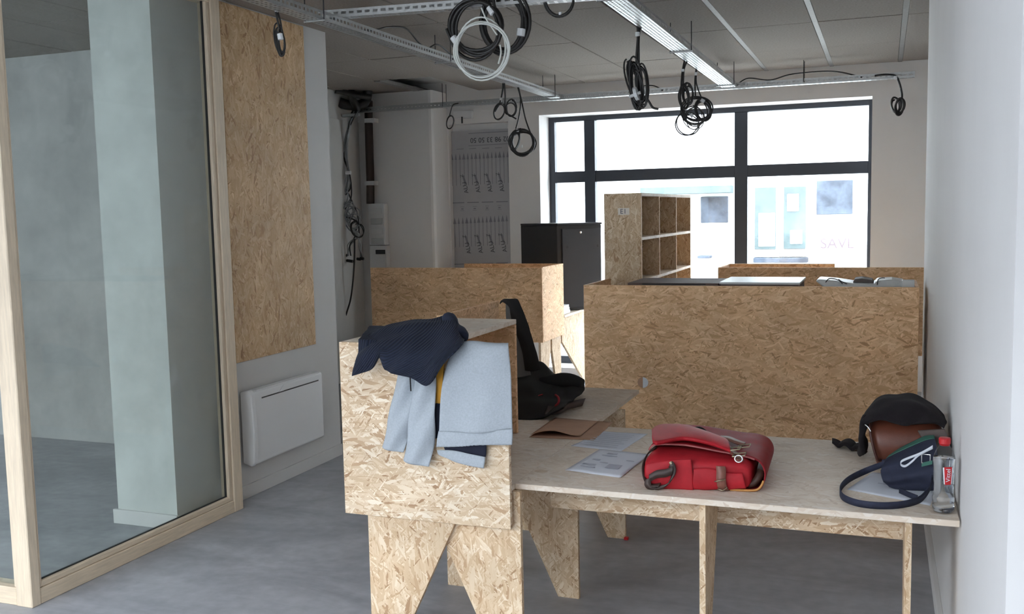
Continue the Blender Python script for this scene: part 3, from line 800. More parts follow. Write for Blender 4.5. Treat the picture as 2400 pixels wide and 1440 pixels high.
# ------------------------------------------------------------------ niche with printed insulation
NY = YB + .11
ins = thing('insulation_board', (-4.15, NY, 0), 'grey printed insulation board with upside-down phone number in wall niche', 'insulation board')
obj('board', box(nx0 + .004, nx1 - .004, NY - .045, NY - .001, 0, nz1 - .07), M['film'], ins)
FY = NY - .047
def ins_p(px, py): return AY(px, py, FY)
t0 = ins_p(1147, 327)
text('phone_number', '02 98 33 50 50', .076, M['film_ink2'], face_minus_y(t0 + Vector((.004, 0, 0)), math.pi), ins)
def strip(px0, py0, px1, py1, w):
    a, b = ins_p(px0, py0), ins_p(px1, py1)
    d = (b - a).normalized(); n = Vector((-d.z, 0, d.x)) * w / 2
    k = [a - n, b - n, b + n, a + n]
    return ([p + Vector((0, 0, 0)) for p in k] + [p + Vector((0, .002, 0)) for p in k], [(0, 1, 2, 3), (0, 4, 5, 1), (1, 5, 6, 2), (2, 6, 7, 3), (3, 7, 4, 0)])
lines = [strip(1098, 313, 1190, 308, .006), strip(1098, 342, 1190, 337, .006)]
for (ya, yb) in ((476, 473), (620, 617)):
    for k in range(4): lines.append(strip(1061 + k * 34, ya - k * .9, 1088 + k * 34, ya - .7 - k * .9, .010))
lines += [strip(1070 + k * 30, 350 - k, 1086 + k * 30, 349 - k, .006) for k in range(4)]
obj('printed_lines', join(*lines), M['film_ink'], ins)['kind'] = 'stuff'
arrows = []
for (yt, yb, x0) in ((362, 436, 1059), (512, 580, 1066)):
    for k in range(15):
        x = x0 + k * 9.35
        if x > 1190: break
        arrows.append(strip(x, yt + 6 - k * .5, x + 1.5, yb - k * .5, .0045))
        a = ins_p(x, yt + 10 - k * .5)
        h, w = .055, .014 if k % 3 else .02
        arrows.append(([a + Vector((-w, 0, -h * .3)), a + Vector((w, 0, -h * .3)), a + Vector((0, 0, h))], [(0, 1, 2)]))
obj('printed_arrows', join(*arrows), M['film_ink'], ins)['kind'] = 'stuff'
for (yc, x0) in ((420, 1084), (562, 1090)):
    for k in range(4):
        c = ins_p(x0 + k * 28, yc - k * 1.5)
        for (dx, dz, body, size, mt) in ((.035, -.095, 'ALU', .07, 'film_ink2'), (-.008, .035, 'Z', .05, 'film_ink2')):
            text('print_word', body, size, M[mt], face_minus_y(c + Vector((dx, -.001, dz)), R(102)), ins)
obj('printed_words', join(*[strip(x0 + 1 + k * 28, yc - 8 - k * 1.5, x0 + 7 + k * 28, yc + 12 - k * 1.5, .022) for (yc, x0) in ((420, 1084), (562, 1090)) for k in range(4)]), M['film_ink'], ins)['kind'] = 'stuff'
for k in range(4):
    c = ins_p(1083 + k * 29, 490 - k)
    s = .02
    obj('print_symbol', join(strip(1079 + k * 29, 485 - k, 1088 + k * 29, 485 - k, .004), strip(1079 + k * 29, 494 - k, 1088 + k * 29, 494 - k, .004), strip(1081 + k * 29, 490 - k, 1086 + k * 29, 490 - k, .012)), M['film_ink'], ins)

el = thing('emergency_light', AY(1082, 270, 9.9), 'small white emergency light box on the wall over the niche', 'light')
a, b = AY(1061, 261, 9.88), AY(1105, 277, 9.88)
o = obj('housing', box(a.x, b.x, 9.885, YB - .001, b.z, a.z), M['white_plastic'], el); mod_bevel(o, .008, 2)
obj('pull_knob', tube([Vector(((a.x + b.x) / 2, 9.875, b.z + .02)), Vector(((a.x + b.x) / 2, 9.875, b.z - .05))], .009, 8), M['seal'], el)

# ------------------------------------------------------------------ electrical corner in the alcove
CY = 9.57
pipe = thing('pipe_chase', AY(865, 470, CY), 'dark brown pipe strapped upright in the alcove corner', 'pipe')
pp = [AY(864, 236, CY - .05), AY(864, 280, CY - .05), AY(866, 360, CY - .05), AY(868, 420, CY - .05), AY(868, 478, CY - .05)]
obj('pipe_run', tube(catmull(pp, 6), .052, 12, flat=.8), M['brown_pipe'], pipe, True)
for y in (283, 430):
    a, b = AY(855, y - 5, CY - .1), AY(877, y + 4, CY - .1)
    obj('strap', cbox(a.x, b.x, CY - .108, CY - .001, b.z, a.z), M['white_plastic'], pipe)
dp = thing('duct_junction', AY(850, 240, 9.3), 'tangle of dark pipes and tape under the ceiling in the alcove corner', 'duct')
obj('elbow', tube(catmull([AY(862, 205, 9.35), AY(858, 232, 9.35), AY(846, 246, 9.3), AY(815, 246, 9.25), AY(795, 240, 9.2)], 6), .055, 10), M['black_steel'], dp, True)
obj('hose', tube(catmull([AY(822, 206, 9.2), AY(826, 232, 9.2), AY(836, 252, 9.25), AY(830, 268, 9.3)], 6), .04, 10), M['cable'], dp, True)
obj('hose', tube(catmull([AY(786, 212, 9.1), AY(806, 216, 9.15), AY(840, 224, 9.2), AY(868, 228, 9.3)], 6), .03, 10), M['cable'], dp, True)
obj('bracket', cbox(-5.40, -5.20, 9.2, 9.24, 2.83, 2.86), M['galv'], dp)
eb = thing('electrical_cabinet', AY(875, 625, CY), 'white electrical distribution cabinet on the alcove chase', 'electrical cabinet')
a, b = AY(862, 478, CY - .09), AY(903, 575, CY - .09)
c, d = AY(866, 582, CY - .09), AY(905, 640, CY - .09)
o = obj('upper_body', box(a.x, b.x, CY - .09, CY - .001, b.z, a.z), M['white_plastic'], eb); mod_bevel(o, .006, 2)
o = obj('lower_body', box(a.x, b.x + .012, CY - .09, CY - .001, c.z - .42, b.z - .004), M['white_plastic'], eb); mod_bevel(o, .006, 2)
for k in range(4):
    zz = a.z - .05 - k * (a.z - b.z) * .24
    obj('breaker_row', cbox(a.x + .03, b.x - .02, CY - .096, CY - .089, zz - .065, zz, .002), M['plastic_grey' if k % 2 else 'white_plastic'], eb)
e, f = AY(880, 586, CY - .1), AY(902, 596, CY - .1)
obj('meter_window', cbox(e.x, f.x, CY - .1, CY - .089, f.z, e.z), M['grey_steel'], eb)
e, f = AY(880, 608, CY - .1), AY(904, 622, CY - .1)
obj('socket_plate', cbox(e.x, f.x, CY - .1, CY - .089, f.z - .03, e.z), M['white_plastic'], eb)
pl = struct(obj('trim_1', cbox(-5.42, -5.405, 8.9, 9.56, 0, 2.80), M['wall_grey']))
cb = thing('cable_bundle', AY(815, 480, 9.25), 'grey cable bundle hanging tangled in the alcove before the cabinet', 'cable')
rnd = random.Random(3)
for k in range(9):
    j = lambda s: rnd.uniform(-s, s)
    pts = [(834 + j(4), 262), (822 + j(5), 285), (812 + j(5), 330 + j(10)), (811 + j(5), 370), (817 + j(3), 405), (816 + j(9), 440), (812 + j(14), 470 + j(8)), (822 + j(20), 500 + j(10)), (826 + j(18), 530 + j(10)), (834 + j(10), 552 + j(6))]
    if k % 3 == 0: pts += [(822 + j(10), 575), (814 + j(10), 600)]
    if k % 3 == 1: pts += [(845 + j(4), 575), (846 + j(6), 606)]
    obj('strand', tube(catmull([AY(x, y, 9.22 + j(.02)) for x, y in pts], 6), .0085 if k % 2 else .007, 6), M['cable_grey' if k < 6 else 'cable'], cb, True)
for k in range(4):
    obj('loop', tube(loop_px(815 + k * 8, 490 + k * 16, 13, 20, 9.2, 2, .3, .03, R(20 - 15 * k), seed=40 + k), .006, 6), M['cable_grey' if k != 3 else 'cable'], cb, True)
for (x, y) in ((809, 598), (806, 607), (817, 611), (823, 612), (841, 607), (848, 606)):
    obj('connector', tube([AY(x - 4, y, 9.2), AY(x + 4, y + 1, 9.2)], .016, 8), M['cable'], cb)
obj('tie', tube([AY(811, 405, 9.2), AY(822, 405, 9.2)], .02, 8), M['tape'], cb)
tag(obj('drop_cable', tube(catmull([AY(x, y, 9.15) for x, y in ((831, 560), (831, 600), (828, 650), (822, 700), (812, 735), (803, 765), (796, 800))], 8), .009, 6), M['cable'], None, True), 'black cable dropping behind the wall edge in the alcove', 'cable')

# ------------------------------------------------------------------ things in and on the desks
it = thing('dark_board', (-1.3, 6.6, 1.224), 'dark brown board lying in the big desk hutch before the bookshelf', 'board')
o = obj('plank', cbox(-1.60, -1.0, 6.38, 6.86, 1.2225, 1.296), plain('dark_stained_board', (.13, .085, .07), .7, var=.2, scale=9), it)
obj('edge_strip', box(-1.5, -1.08, 6.376, 6.379, 1.285, 1.293), M['seal'], it)
it = thing('pale_board', (-.75, 6.6, 1.224), 'flat board with pale grey top lying in the big desk hutch', 'board')
obj('core', cbox(-.985, -.50, 6.40, 6.90, 1.2225, 1.288), plain('brown_core', (.15, .10, .085), .7), it)
obj('top_sheet', cbox(-.995, -.49, 6.39, 6.91, 1.2885, 1.303), M['plastic_grey'], it)
gp = thing('plastic_cover', (-.15, 6.7, 1.224), 'light grey moulded plastic cover with wires in the big desk hutch', 'plastic cover')
prof = [(1914, 656), (1920, 652), (1960, 655), (2000, 661), (2050, 662), (2056, 655), (2090, 653), (2115, 657), (2130, 668), (2132, 690), (1960, 690), (1930, 668)]
o = obj('shell', prism([(AY(x, y, 6.62).x, max(AY(x, y, 6.62).z, 1.2225)) for x, y in prof], 'y', 6.5, 6.78), M['plastic_grey'], gp); mod_bevel(o, .008, 2)
obj('dark_insert', prism([(AY(x, y, 6.62).x, AY(x, y, 6.62).z) for x, y in ((2000, 660), (2004, 653), (2020, 651), (2044, 655), (2048, 661))], 'y', 6.55, 6.74), plain('brown_insert', (.12, .10, .09), .7), gp)
for pts in (((1935, 662), (1945, 653), (1965, 657), (1975, 666)), ((1965, 655), (1972, 660), (1985, 666)), ((2056, 668), (2058, 656), (2066, 652), (2074, 652))):
    obj('wire', tube(catmull([AY(x, y, 6.49) for x, y in pts], 6), .003, 6), M['grey_steel'], gp, True)
o = tag(obj('offcut', cbox(.11, .18, 6.39, 6.47, 1.2225, 1.32), M['plastic_grey']), 'small pale offcut standing at the right end of the hutch', 'offcut')
# papers on the back-left desk
ps = thing('paper_stack', (-3.0, 9.05, .782), 'white paper stack beside the black cabinet on the back left desk', 'papers')
for k in range(3):
    a = .782 + .0005 + k * .026
    obj('ream', cbox(-3.10 + k * .01, -2.90 - k * .006, 8.98, 9.22, a, a + .028), M['paper'], ps)

# kraft envelope and papers on the bench
Z0 = DZ + .0006
env = thing('kraft_envelope', (-1.39, 4.4, Z0), 'brown kraft envelope lying half open on the bench', 'envelope')
def sheet(pts, t=.002, lift=None, nu=10, nv=8, wob=.0):
    a, b, c, d = [Vector(p) for p in pts]
    def dsp(u, v, p): return Vector((0, 0, (lift(u, v) if lift else 0) + wob * abs(noise.noise(p * 9))))
    return grid([[a, a.lerp(b, .33), a.lerp(b, .66), b], [a.lerp(d, .5), a.lerp(d, .5).lerp(b.lerp(c, .5), .33), a.lerp(d, .5).lerp(b.lerp(c, .5), .66), b.lerp(c, .5)], [d, d.lerp(c, .33), d.lerp(c, .66), c]], nu, nv, dsp)
def flat_px(pts, z=Z0): return [AZ(x, y, z) for x, y in pts]
o = obj('back_leaf', sheet(flat_px([(1240, 1026), (1392, 1033), (1437, 991), (1302, 980)]), lift=lambda u, v: .001), M['kraft'], env, True); mod_solid(o, .0012)
o = obj('front_leaf', sheet(flat_px([(1243, 1022), (1360, 1024), (1402, 990), (1300, 982)], Z0 + .003), lift=lambda u, v: .022 * math.sin(math.pi * min(1, u * 1.2)) * (1 - v) + .004), M['kraft'], env, True); mod_solid(o, .0012)
pp1 = thing('printed_sheet', (-1.13, 4.25, Z0), 'single printed sheet tucked under the kraft envelope', 'paper')
o = obj('sheet', sheet(flat_px([(1338, 1046), (1455, 1059), (1518, 1018), (1415, 1012)]), wob=.002), M['paper2'], pp1, True); mod_solid(o, .0006)
def print_line(u0, u1, v, quad, w, z):
    a, b, c, d = [Vector(p) for p in quad]
    P = lambda u, v: a.lerp(b, u).lerp(d.lerp(c, u), v) + Vector((0, 0, z))
    return ([P(u0, v), P(u1, v), P(u1, v + w), P(u0, v + w)], [(0, 1, 2, 3)])
q = flat_px([(1338, 1046), (1455, 1059), (1518, 1018), (1415, 1012)])
obj('print', join(*[print_line(.1, random.uniform(.7, .9), .12 + k * .1, q, .03, .0032) for k in range(8)]), plain('faint_print', (.58, .61, .68), .8), pp1)['kind'] = 'stuff'
dr = thing('drawing_sheets', (-1.06, 3.85, Z0), 'stack of printed plan sheets lying left of the red satchel', 'papers')
q = flat_px([(1324, 1103), (1451, 1120), (1520, 1066), (1405, 1054)])
for k in range(3):
    o = obj('sheet', sheet([p + Vector((.004 * k, -.003 * k, .0015 * k)) for p in q], wob=.0018), M['paper2'], dr, True); mod_solid(o, .0007)
q = [p + Vector((.008, -.006, .006)) for p in q]
fp = plain('faint_plan_print', (.50, .52, .60), .8)
pl_ = [print_line(.2, .5, .72, q, .03, 0), print_line(.15, .3, .5, q, .05, 0), print_line(.1, .35, .3, q, .04, 0), print_line(.35, .5, .42, q, .03, 0), print_line(.55, .8, .25, q, .16, 0), print_line(.25, .45, .8, q, .06, 0), print_line(.75, .9, .6, q, .03, 0), print_line(.12, .4, .2, q, .02, 0)]
obj('print', join(*pl_), fp, dr)['kind'] = 'stuff'
ls = thing('loose_sheet', (0.02, 3.75, Z0), 'pale sheet lying under the navy bag strap', 'paper')
o = obj('sheet', sheet(flat_px([(1985, 1148), (2180, 1186), (2210, 1120), (2045, 1108)]), wob=.0015), M['paper2'], ls, True); mod_solid(o, .0006)
qq = flat_px([(1985, 1148), (2180, 1186), (2210, 1120), (2045, 1108)])
obj('print', join(print_line(.25, .6, .45, qq, .03, .003), print_line(.3, .5, .52, qq, .02, .003)), fp, ls)
# knot in the benchtop
obj('knot', prism([(AZ(1268, 1105, DZ).x + .028 * math.cos(a), AZ(1268, 1105, DZ).y + .022 * math.sin(a)) for a in [i * math.pi / 10 for i in range(20)]], 'z', DZ - .001, DZ + .0004), plain('pale_knot', (.66, .52, .38), .7, var=.1, scale=60), B)

# ------------------------------------------------------------------ clothes
def nz(p, s, a): return a * noise.noise(Vector(p) * s)
def drape(rows_px, nu, nv, amp=.006, sc=14.0, folds=None):
    rows = [[AY(x, y, Y) for x, y in r] for r, Y in rows_px]
    def d(u, v, p):
        return Vector((0, nz(p, sc, amp) + (folds(u, v) if folds else 0), nz(p + Vector((3, 1, 2)), sc, amp * .5)))
    return grid(rows, nu, nv, d)
sw = thing('grey_sweatshirt', (-1.5, 3.36, 1.28), 'heather grey sweatshirt hung over the end panel with hem folded', 'sweatshirt')
PF = 3.352
# body: wraps the panel's top edge and hangs down in front
body = [([(1064, 812), (1105, 803), (1150, 808), (1190, 810)], 3.43), ([(1060, 807), (1105, 800), (1150, 804), (1191, 806)], 3.385),
        ([(1062, 816), (1105, 810), (1150, 812), (1192, 814)], 3.352), ([(1050, 850), (1098, 850), (1148, 850), (1194, 852)], 3.338),
        ([(1040, 900), (1092, 900), (1145, 900), (1197, 902)], 3.335), ([(1033, 950), (1088, 955), (1143, 955), (1199, 952)], 3.332), ([(1030, 1013), (1087, 1015), (1143, 1012), (1200, 1008)], 3.335)]
o = obj('body', drape(body, 30, 44, .004, 12, lambda u, v: -.010 * math.sin(math.pi * u) - .007 * math.sin(u * 10 + v * 2) * v - .004 * math.sin(u * 4 + v * 12)), M['grey_fabric'], sw, True); mod_solid(o, .005)
hem = [([(1029, 1011), (1087, 1013), (1143, 1010), (1201, 1006)], 3.332), ([(1026, 1028), (1085, 1030), (1143, 1027), (1201, 1024)], 3.326), ([(1024, 1048), (1075, 1046), (1120, 1043), (1200, 1043)], 3.332)]
o = obj('hem_band', drape(hem, 40, 8, .002, 20, lambda u, v: -.006 * math.sin(math.pi * u) + .0016 * math.sin(u * 150)), M['grey_fabric'], sw, True); mod_solid(o, .006)
inn = [([(1040, 1046), (1075, 1042), (1110, 1040), (1140, 1040)], 3.350), ([(1045, 1058), (1078, 1055), (1110, 1062), (1139, 1066)], 3.352), ([(1050, 1062), (1080, 1062), (1110, 1070), (1137, 1074)], 3.354)]
o = obj('lining', drape(inn, 16, 8, .002), plain('navy_fleece', (.012, .014, .03), .95), sw, True); mod_solid(o, .004)
hb = [([(1025, 1056), (1060, 1056), (1100, 1064), (1137, 1072)], 3.346), ([(1028, 1066), (1062, 1072), (1100, 1079), (1136, 1084)], 3.340), ([(1048, 1072), (1070, 1084), (1102, 1092), (1134, 1098)], 3.346)]
o = obj('back_hem', drape(hb, 24, 8, .002), M['grey_fabric'], sw, True); mod_solid(o, .006)
for i, (l, r, y) in enumerate((([(940, 845), (934, 870), (921, 940), (908, 1000), (898, 1047)], [(982, 845), (979, 880), (970, 950), (960, 1010), (948, 1059)], 3.340),
                              ([(978, 850), (974, 880), (964, 950), (956, 1020), (948, 1078)], [(1022, 850), (1020, 885), (1021, 960), (1018, 1030), (1007, 1093)], 3.332))):
    rows = []
    for (a, b) in zip(l, r):
        m1 = (a[0] * .67 + b[0] * .33, a[1] * .67 + b[1] * .33 + 2); m2 = (a[0] * .33 + b[0] * .67, a[1] * .33 + b[1] * .67 + 2)
        rows.append(([a, m1, m2, b], y))
    o = obj('sleeve', drape(rows, 16, 36, .004, 16, lambda u, v: -.020 * math.sin(math.pi * u) - .007 * math.sin(u * 7 + v * 13)), M['grey_fabric'], sw, True); mod_solid(o, .006)
ys = [([(1022, 820), (1030, 820), (1036, 820), (1044, 820)], 3.352), ([(1018, 870), (1026, 870), (1032, 870), (1040, 870)], 3.350), ([(1017, 910), (1023, 910), (1030, 910), (1036, 910)], 3.350), ([(1016, 945), (1022, 945), (1028, 946), (1034, 946)], 3.350)]
o = obj('mustard_stripe', drape(ys, 8, 16, .002), M['yellow'], sw, True); mod_solid(o, .003)
ys = [([(1014, 946), (1021, 946), (1028, 946), (1036, 947)], 3.352), ([(1014, 975), (1020, 975), (1026, 975), (1036, 976)], 3.352), ([(1013, 1000), (1019, 1000), (1025, 1000), (1034, 1000)], 3.352), ([(1012, 1030), (1018, 1030), (1022, 1028), (1030, 1025)], 3.354)]
o = obj('navy_stripe', drape(ys, 8, 12, .002), plain('navy_jersey', (.014, .017, .036), .95), sw, True); mod_solid(o, .003)

kn = thing('navy_cardigan', (-1.75, 3.45, 1.29), 'navy ribbed knit cardigan heaped over the hutch corner', 'cardigan')
rows = [([(866, 800), (905, 775), (960, 760), (1005, 760), (1035, 756), (1052, 752)], 3.80),
        ([(858, 796), (902, 768), (960, 752), (1010, 750), (1046, 741), (1064, 748)], 3.66),
        ([(850, 802), (896, 778), (960, 764), (1020, 765), (1066, 760), (1078, 775)], 3.50),
        ([(843, 818), (890, 795), (955, 790), (1020, 792), (1070, 782), (1085, 797)], 3.40),
        ([(838, 842), (884, 815), (945, 825), (1008, 828), (1058, 812), (1083, 806)], 3.31),
        ([(833, 864), (886, 838), (928, 852), (985, 862), (1032, 848), (1066, 826)], 3.285),
        ([(830, 880), (880, 870), (915, 869), (962, 884), (1003, 903), (1042, 848)], 3.288)]
def knfold(u, v): return -.012 * max(0, math.sin(u * 7.5 + 1.2)) * v + .016 * math.sin(u * 11 + v * 5) * .5
V, F = drape(rows, 84, 70, .017, 10, knfold)
# fold gap between the small sleeve tab and the rest
V = [Vector(p) for p in V]
for j in range(71):
    for i in range(85):
        u, v = i / 84, j / 70
        g = math.exp(-((u - .235) / .05) ** 2) * max(0, (v - .72) / .28)
        V[j * 85 + i].z += .05 * g
        g2 = math.exp(-((u - .45) / .07) ** 2) * max(0, (v - .3)) * .03
        V[j * 85 + i].y -= g2
        if v < .55 and V[j * 85 + i].z < 1.286 and V[j * 85 + i].y > 3.365: V[j * 85 + i].z = 1.286 + .003
o = obj('knit_body', (V, F), M['knit'], kn, True)
uvl = o.data.uv_layers[0]
for p in o.data.polygons:
    for li in p.loop_indices:
        vi = o.data.loops[li].vertex_index
        i, j = vi % 85, vi // 85
        uvl.data[li].uv = (i / 84 * 12.0 + j / 70 * 6.0, j / 70 * 3)
mod_solid(o, .007)
obj('drawstring', tube([AY(961, 880, 3.275), AY(962, 900, 3.28), AY(963, 917, 3.29)], .0025, 6), M['black_cloth'], kn)
o = obj('cuff', tube(catmull([AY(1046, 745, 3.60), AY(1062, 754, 3.56), AY(1076, 772, 3.50), AY(1084, 792, 3.44)], 6), lambda t: .020 + .008 * math.sin(t * 9), 10), M['knit'], kn, True)

jk = thing('black_jacket', (-1.8, 5.0, DZ), 'black jacket slumped on the desk and hooked over the hutch corner', 'jacket')
rows = [([(1172, 712), (1180, 705), (1192, 703), (1202, 702)], 5.00), ([(1180, 708), (1188, 703), (1200, 703), (1213, 704)], 4.96), ([(1195, 720), (1203, 720), (1212, 722), (1222, 722)], 4.93),
        ([(1200, 748), (1212, 748), (1224, 750), (1234, 752)], 4.92), ([(1214, 790), (1226, 790), (1238, 795), (1248, 798)], 4.91), ([(1226, 830), (1238, 832), (1250, 834), (1259, 836)], 4.92), ([(1232, 868), (1244, 868), (1256, 868), (1266, 866)], 4.95)]
o = obj('hanging_sleeve', drape(rows, 16, 48, .006, 18, lambda u, v: -.022 * math.sin(math.pi * u)), M['black_cloth'], jk, True); mod_solid(o, .008)
rows = [([(1186, 712), (1193, 712), (1199, 714), (1205, 716)], 5.015), ([(1186, 745), (1194, 745), (1205, 748), (1216, 750)], 5.01), ([(1188, 800), (1200, 800), (1214, 800), (1230, 802)], 5.0), ([(1190, 850), (1204, 850), (1220, 850), (1238, 850)], 4.99), ([(1190, 885), (1205, 885), (1224, 885), (1244, 880)], 4.98)]
o = obj('lining', drape(rows, 12, 30, .005, 14), M['grey_lining'], jk, True); mod_solid(o, .004)
rows = [([(1185, 905), (1235, 905), (1275, 905), (1305, 905), (1340, 905), (1362, 908)], 5.45),
        ([(1185, 858), (1235, 850), (1268, 850), (1298, 878), (1335, 880), (1362, 893)], 5.30),
        ([(1185, 868), (1240, 860), (1282, 872), (1312, 888), (1348, 884), (1371, 905)], 5.16),
        ([(1185, 895), (1240, 888), (1285, 902), (1318, 908), (1348, 905), (1368, 918)], 5.0),
        ([(1185, 925), (1240, 918), (1288, 926), (1312, 930), (1328, 930), (1345, 935)], 4.85),
        ([(1185, 955), (1240, 948), (1280, 950), (1302, 948), (1316, 946), (1328, 946)], 4.70),
        ([(1185, 988), (1232, 984), (1268, 978), (1290, 970), (1308, 962), (1320, 955)], 4.56)]
V, F = drape(rows, 70, 60, .016, 9, lambda u, v: .012 * math.sin(u * 13 + v * 9))
V = [Vector((p.x, p.y, max(p.z, DZ + .006))) for p in V]
o = obj('heap', (V, F), M['black_cloth'], jk, True); mod_solid(o, .008, 1)
o = obj('hood_roll', tube(catmull([AY(1268, 900, 5.05), AY(1300, 897, 5.05), AY(1335, 895, 5.05), AY(1362, 905, 5.04)], 6), lambda t: .05 - .02 * abs(t - .5), 12, flat=1.0), M['black_cloth'], jk, True)
obj('red_cord', tube(catmull([AY(1302, 926, 4.68), AY(1309, 933, 4.66), AY(1309, 944, 4.65), AY(1302, 952, 4.66)], 6), .006, 6), M['redtrim'], jk, True)
obj('red_cord', tube(catmull([AY(1262, 928, 4.72), AY(1272, 925, 4.72)], 6), .003, 6), M['redtrim'], jk, True)
o = obj('strap', band(catmull([AY(1280, 962, 4.62), AY(1310, 962, 4.66), AY(1330, 952, 4.78), AY(1350, 947, 4.86), AY(1368, 943, 4.93)], 6), lambda t: Vector((.0, .06, .03))), M['strap_brown'], jk, True); mod_solid(o, .006)

# ------------------------------------------------------------------ red satchel
st = thing('red_satchel', (-.65, 3.8, DZ), 'red leather satchel with brown straps lying on the bench', 'satchel')
TZ = DZ + .002
# body: soft box with rounded ends, near face toward the viewer
def sat_section(y, x0, x1, h, r):
    pts = []
    n = 9
    for (cx, cz, a0) in ((x1 - r, h - r, 0), (x0 + r, h - r, 90), (x0 + r, r, 180), (x1 - r, r, 270)):
        for k in range(n):
            a = R(a0 + 90 * k / (n - 1)); pts.append(Vector((cx + r * math.cos(a), y, TZ + cz + r * math.sin(a))))
    return pts
secs = [(3.575, -.815, -.455, .090, .03), (3.59, -.835, -.445, .106, .04), (3.65, -.845, -.440, .112, .045), (3.76, -.85, -.438, .112, .05), (3.86, -.85, -.44, .108, .05), (3.96, -.845, -.445, .10, .045), (4.0, -.83, -.46, .085, .04)]
V, F = [], []
L = None
for (y, x0, x1, h, r) in secs:
    s_ = sat_section(y + .03 * 0, x0, x1, h, r); L = len(s_); V += s_
for i in range(len(secs) - 1):
    for k in range(L): F.append((i * L + k, i * L + (k + 1) % L, (i + 1) * L + (k + 1) % L, (i + 1) * L + k))
F.append(tuple(range(L - 1, -1, -1))); F.append(tuple(range((len(secs) - 1) * L, len(secs) * L)))
V = [p + Vector((0, nz(p, 16, .007), nz(p + Vector((5, 5, 5)), 14, .006) if p.z > TZ + .03 else 0)) for p in V]
V = [p + Vector(((p.y - 3.6) * -.03, (p.x + .65) * .14, 0)) for p in V]
o = obj('body', (V, F), M['red_leather'], st, True)
# flap: sheet over the top, rounding down the right side and tucking under
def flap_profile(s):      # s 0..1 -> (x, z) from the left lip across the top and round the right end
    P = [(-.848, .096), (-.83, .118), (-.78, .128), (-.70, .130), (-.60, .124), (-.52, .116), (-.455, .112), (-.415, .098), (-.398, .065), (-.405, .028), (-.425, .006), (-.47, .002), (-.52, .002)]
    c = catmull([(p[0], p[1], 0) for p in P], 8)
    a = s * (len(c) - 1); i = min(int(a), len(c) - 2)
    return c[i].lerp(c[i + 1], a - i)
def near_y(s): return 3.74 - .03 * min(s / .25, 1) - .13 * max(0, min(1, (s - .25) / .45))
rows = []
nu, nv = 60, 24
V = []
for j in range(nv + 1):
    for i in range(nu + 1):
        s_ = i / nu; v = j / nv
        p = flap_profile(s_)
        y = near_y(s_) + (4.03 - .05 * s_ - near_y(s_)) * v
        lift = (.006 * math.sin(math.pi * min(1, s_ * 1.6)) * v + .012 * math.exp(-((s_ - .12) / .12) ** 2) * v) if p.y > .05 else 0
        q = Vector((p.x - .03 * (y - 3.6), y + (p.x + .65) * .10, TZ + p.y + lift))
        q += Vector((0, 0, nz(q, 12, .004) if p.y > .05 else 0))
        V.append(q)
F = [(j * (nu + 1) + i, j * (nu + 1) + i + 1, (j + 1) * (nu + 1) + i + 1, (j + 1) * (nu + 1) + i) for j in range(nv) for i in range(nu)]
o = obj('flap', (V, F), M['red_leather_dk'], st, True); mod_solid(o, .005, 1)
o.data.materials[0] = M['red_leather_dk']
edge = [V[i] for i in range(0, nu + 1)]
obj('flap_edge', tube([p + Vector((0, -.002, .001)) for p in edge[:int(nu * .55)]], .0035, 6), plain('pale_red_edge', (.42, .12, .12), .5), st, True)
obj('lining_edge', tube([p + Vector((0, -.003, .001)) for p in edge[int(nu * .72):]], .0045, 6), M['tan'], st, True)
obj('lining', tube([edge[int(nu * .66)] + Vector((-.012, .03, -.004)), edge[int(nu * .74)] + Vector((-.022, .03, .004)), edge[int(nu * .83)] + Vector((-.02, .03, .012)), edge[int(nu * .9)] + Vector((0, .03, .014))], .014, 10), plain('dark_brown_lining', (.05, .02, .012), .6), st, True)
# top pad carried on the flap
rows = [[AZ(x, y, DZ + .150) for x, y in r] for r in ([(1530, 1044), (1545, 1046), (1600, 1036), (1660, 1044), (1712, 1060)], [(1528, 1030), (1542, 1022), (1600, 1018), (1660, 1030), (1708, 1046)], [(1530, 1016), (1548, 1004), (1600, 1004), (1650, 1016), (1695, 1030)])]
o = obj('top_pad', grid(rows, 30, 12, lambda u, v, p: Vector((0, 0, .020 - .010 * (1 - math.sin(math.pi * v)) - .02 * max(0, u - .55)))), M['red_leather'], st, True); mod_solid(o, .012)
def SY(x, y, d=0.0):     # point on the satchel's near face
    p = AY(x, y, 3.585)
    return Vector((p.x, 3.585 + (p.x + .65) * .14 - .012 + d, p.z))
# front pocket with raised edge
rows = [[SY(x, y, -.008) for x, y in r] for r in ([(1520, 1082), (1555, 1076), (1590, 1074), (1622, 1074)], [(1521, 1105), (1555, 1105), (1590, 1106), (1626, 1108)], [(1535, 1138), (1560, 1140), (1592, 1142), (1627, 1146)])]
o = obj('pocket', grid(rows, 20, 14, lambda u, v, p: Vector((0, -.010 * math.sin(math.pi * v) * math.sin(math.pi * min(1, u + .25)), 0))), M['red_leather'], st, True); mod_solid(o, .006)
rows = [[SY(x, y, -.004) for x, y in r] for r in ([(1628, 1098), (1660, 1096), (1700, 1108), (1740, 1112)], [(1627, 1122), (1660, 1122), (1700, 1126), (1745, 1128)], [(1627, 1146), (1660, 1146), (1700, 1147), (1748, 1146)])]
o = obj('gusset_panel', grid(rows, 20, 12, lambda u, v, p: Vector((0, -.008 * math.sin(math.pi * v), nz(p, 25, .003)))), M['red_leather'], st, True); mod_solid(o, .005)
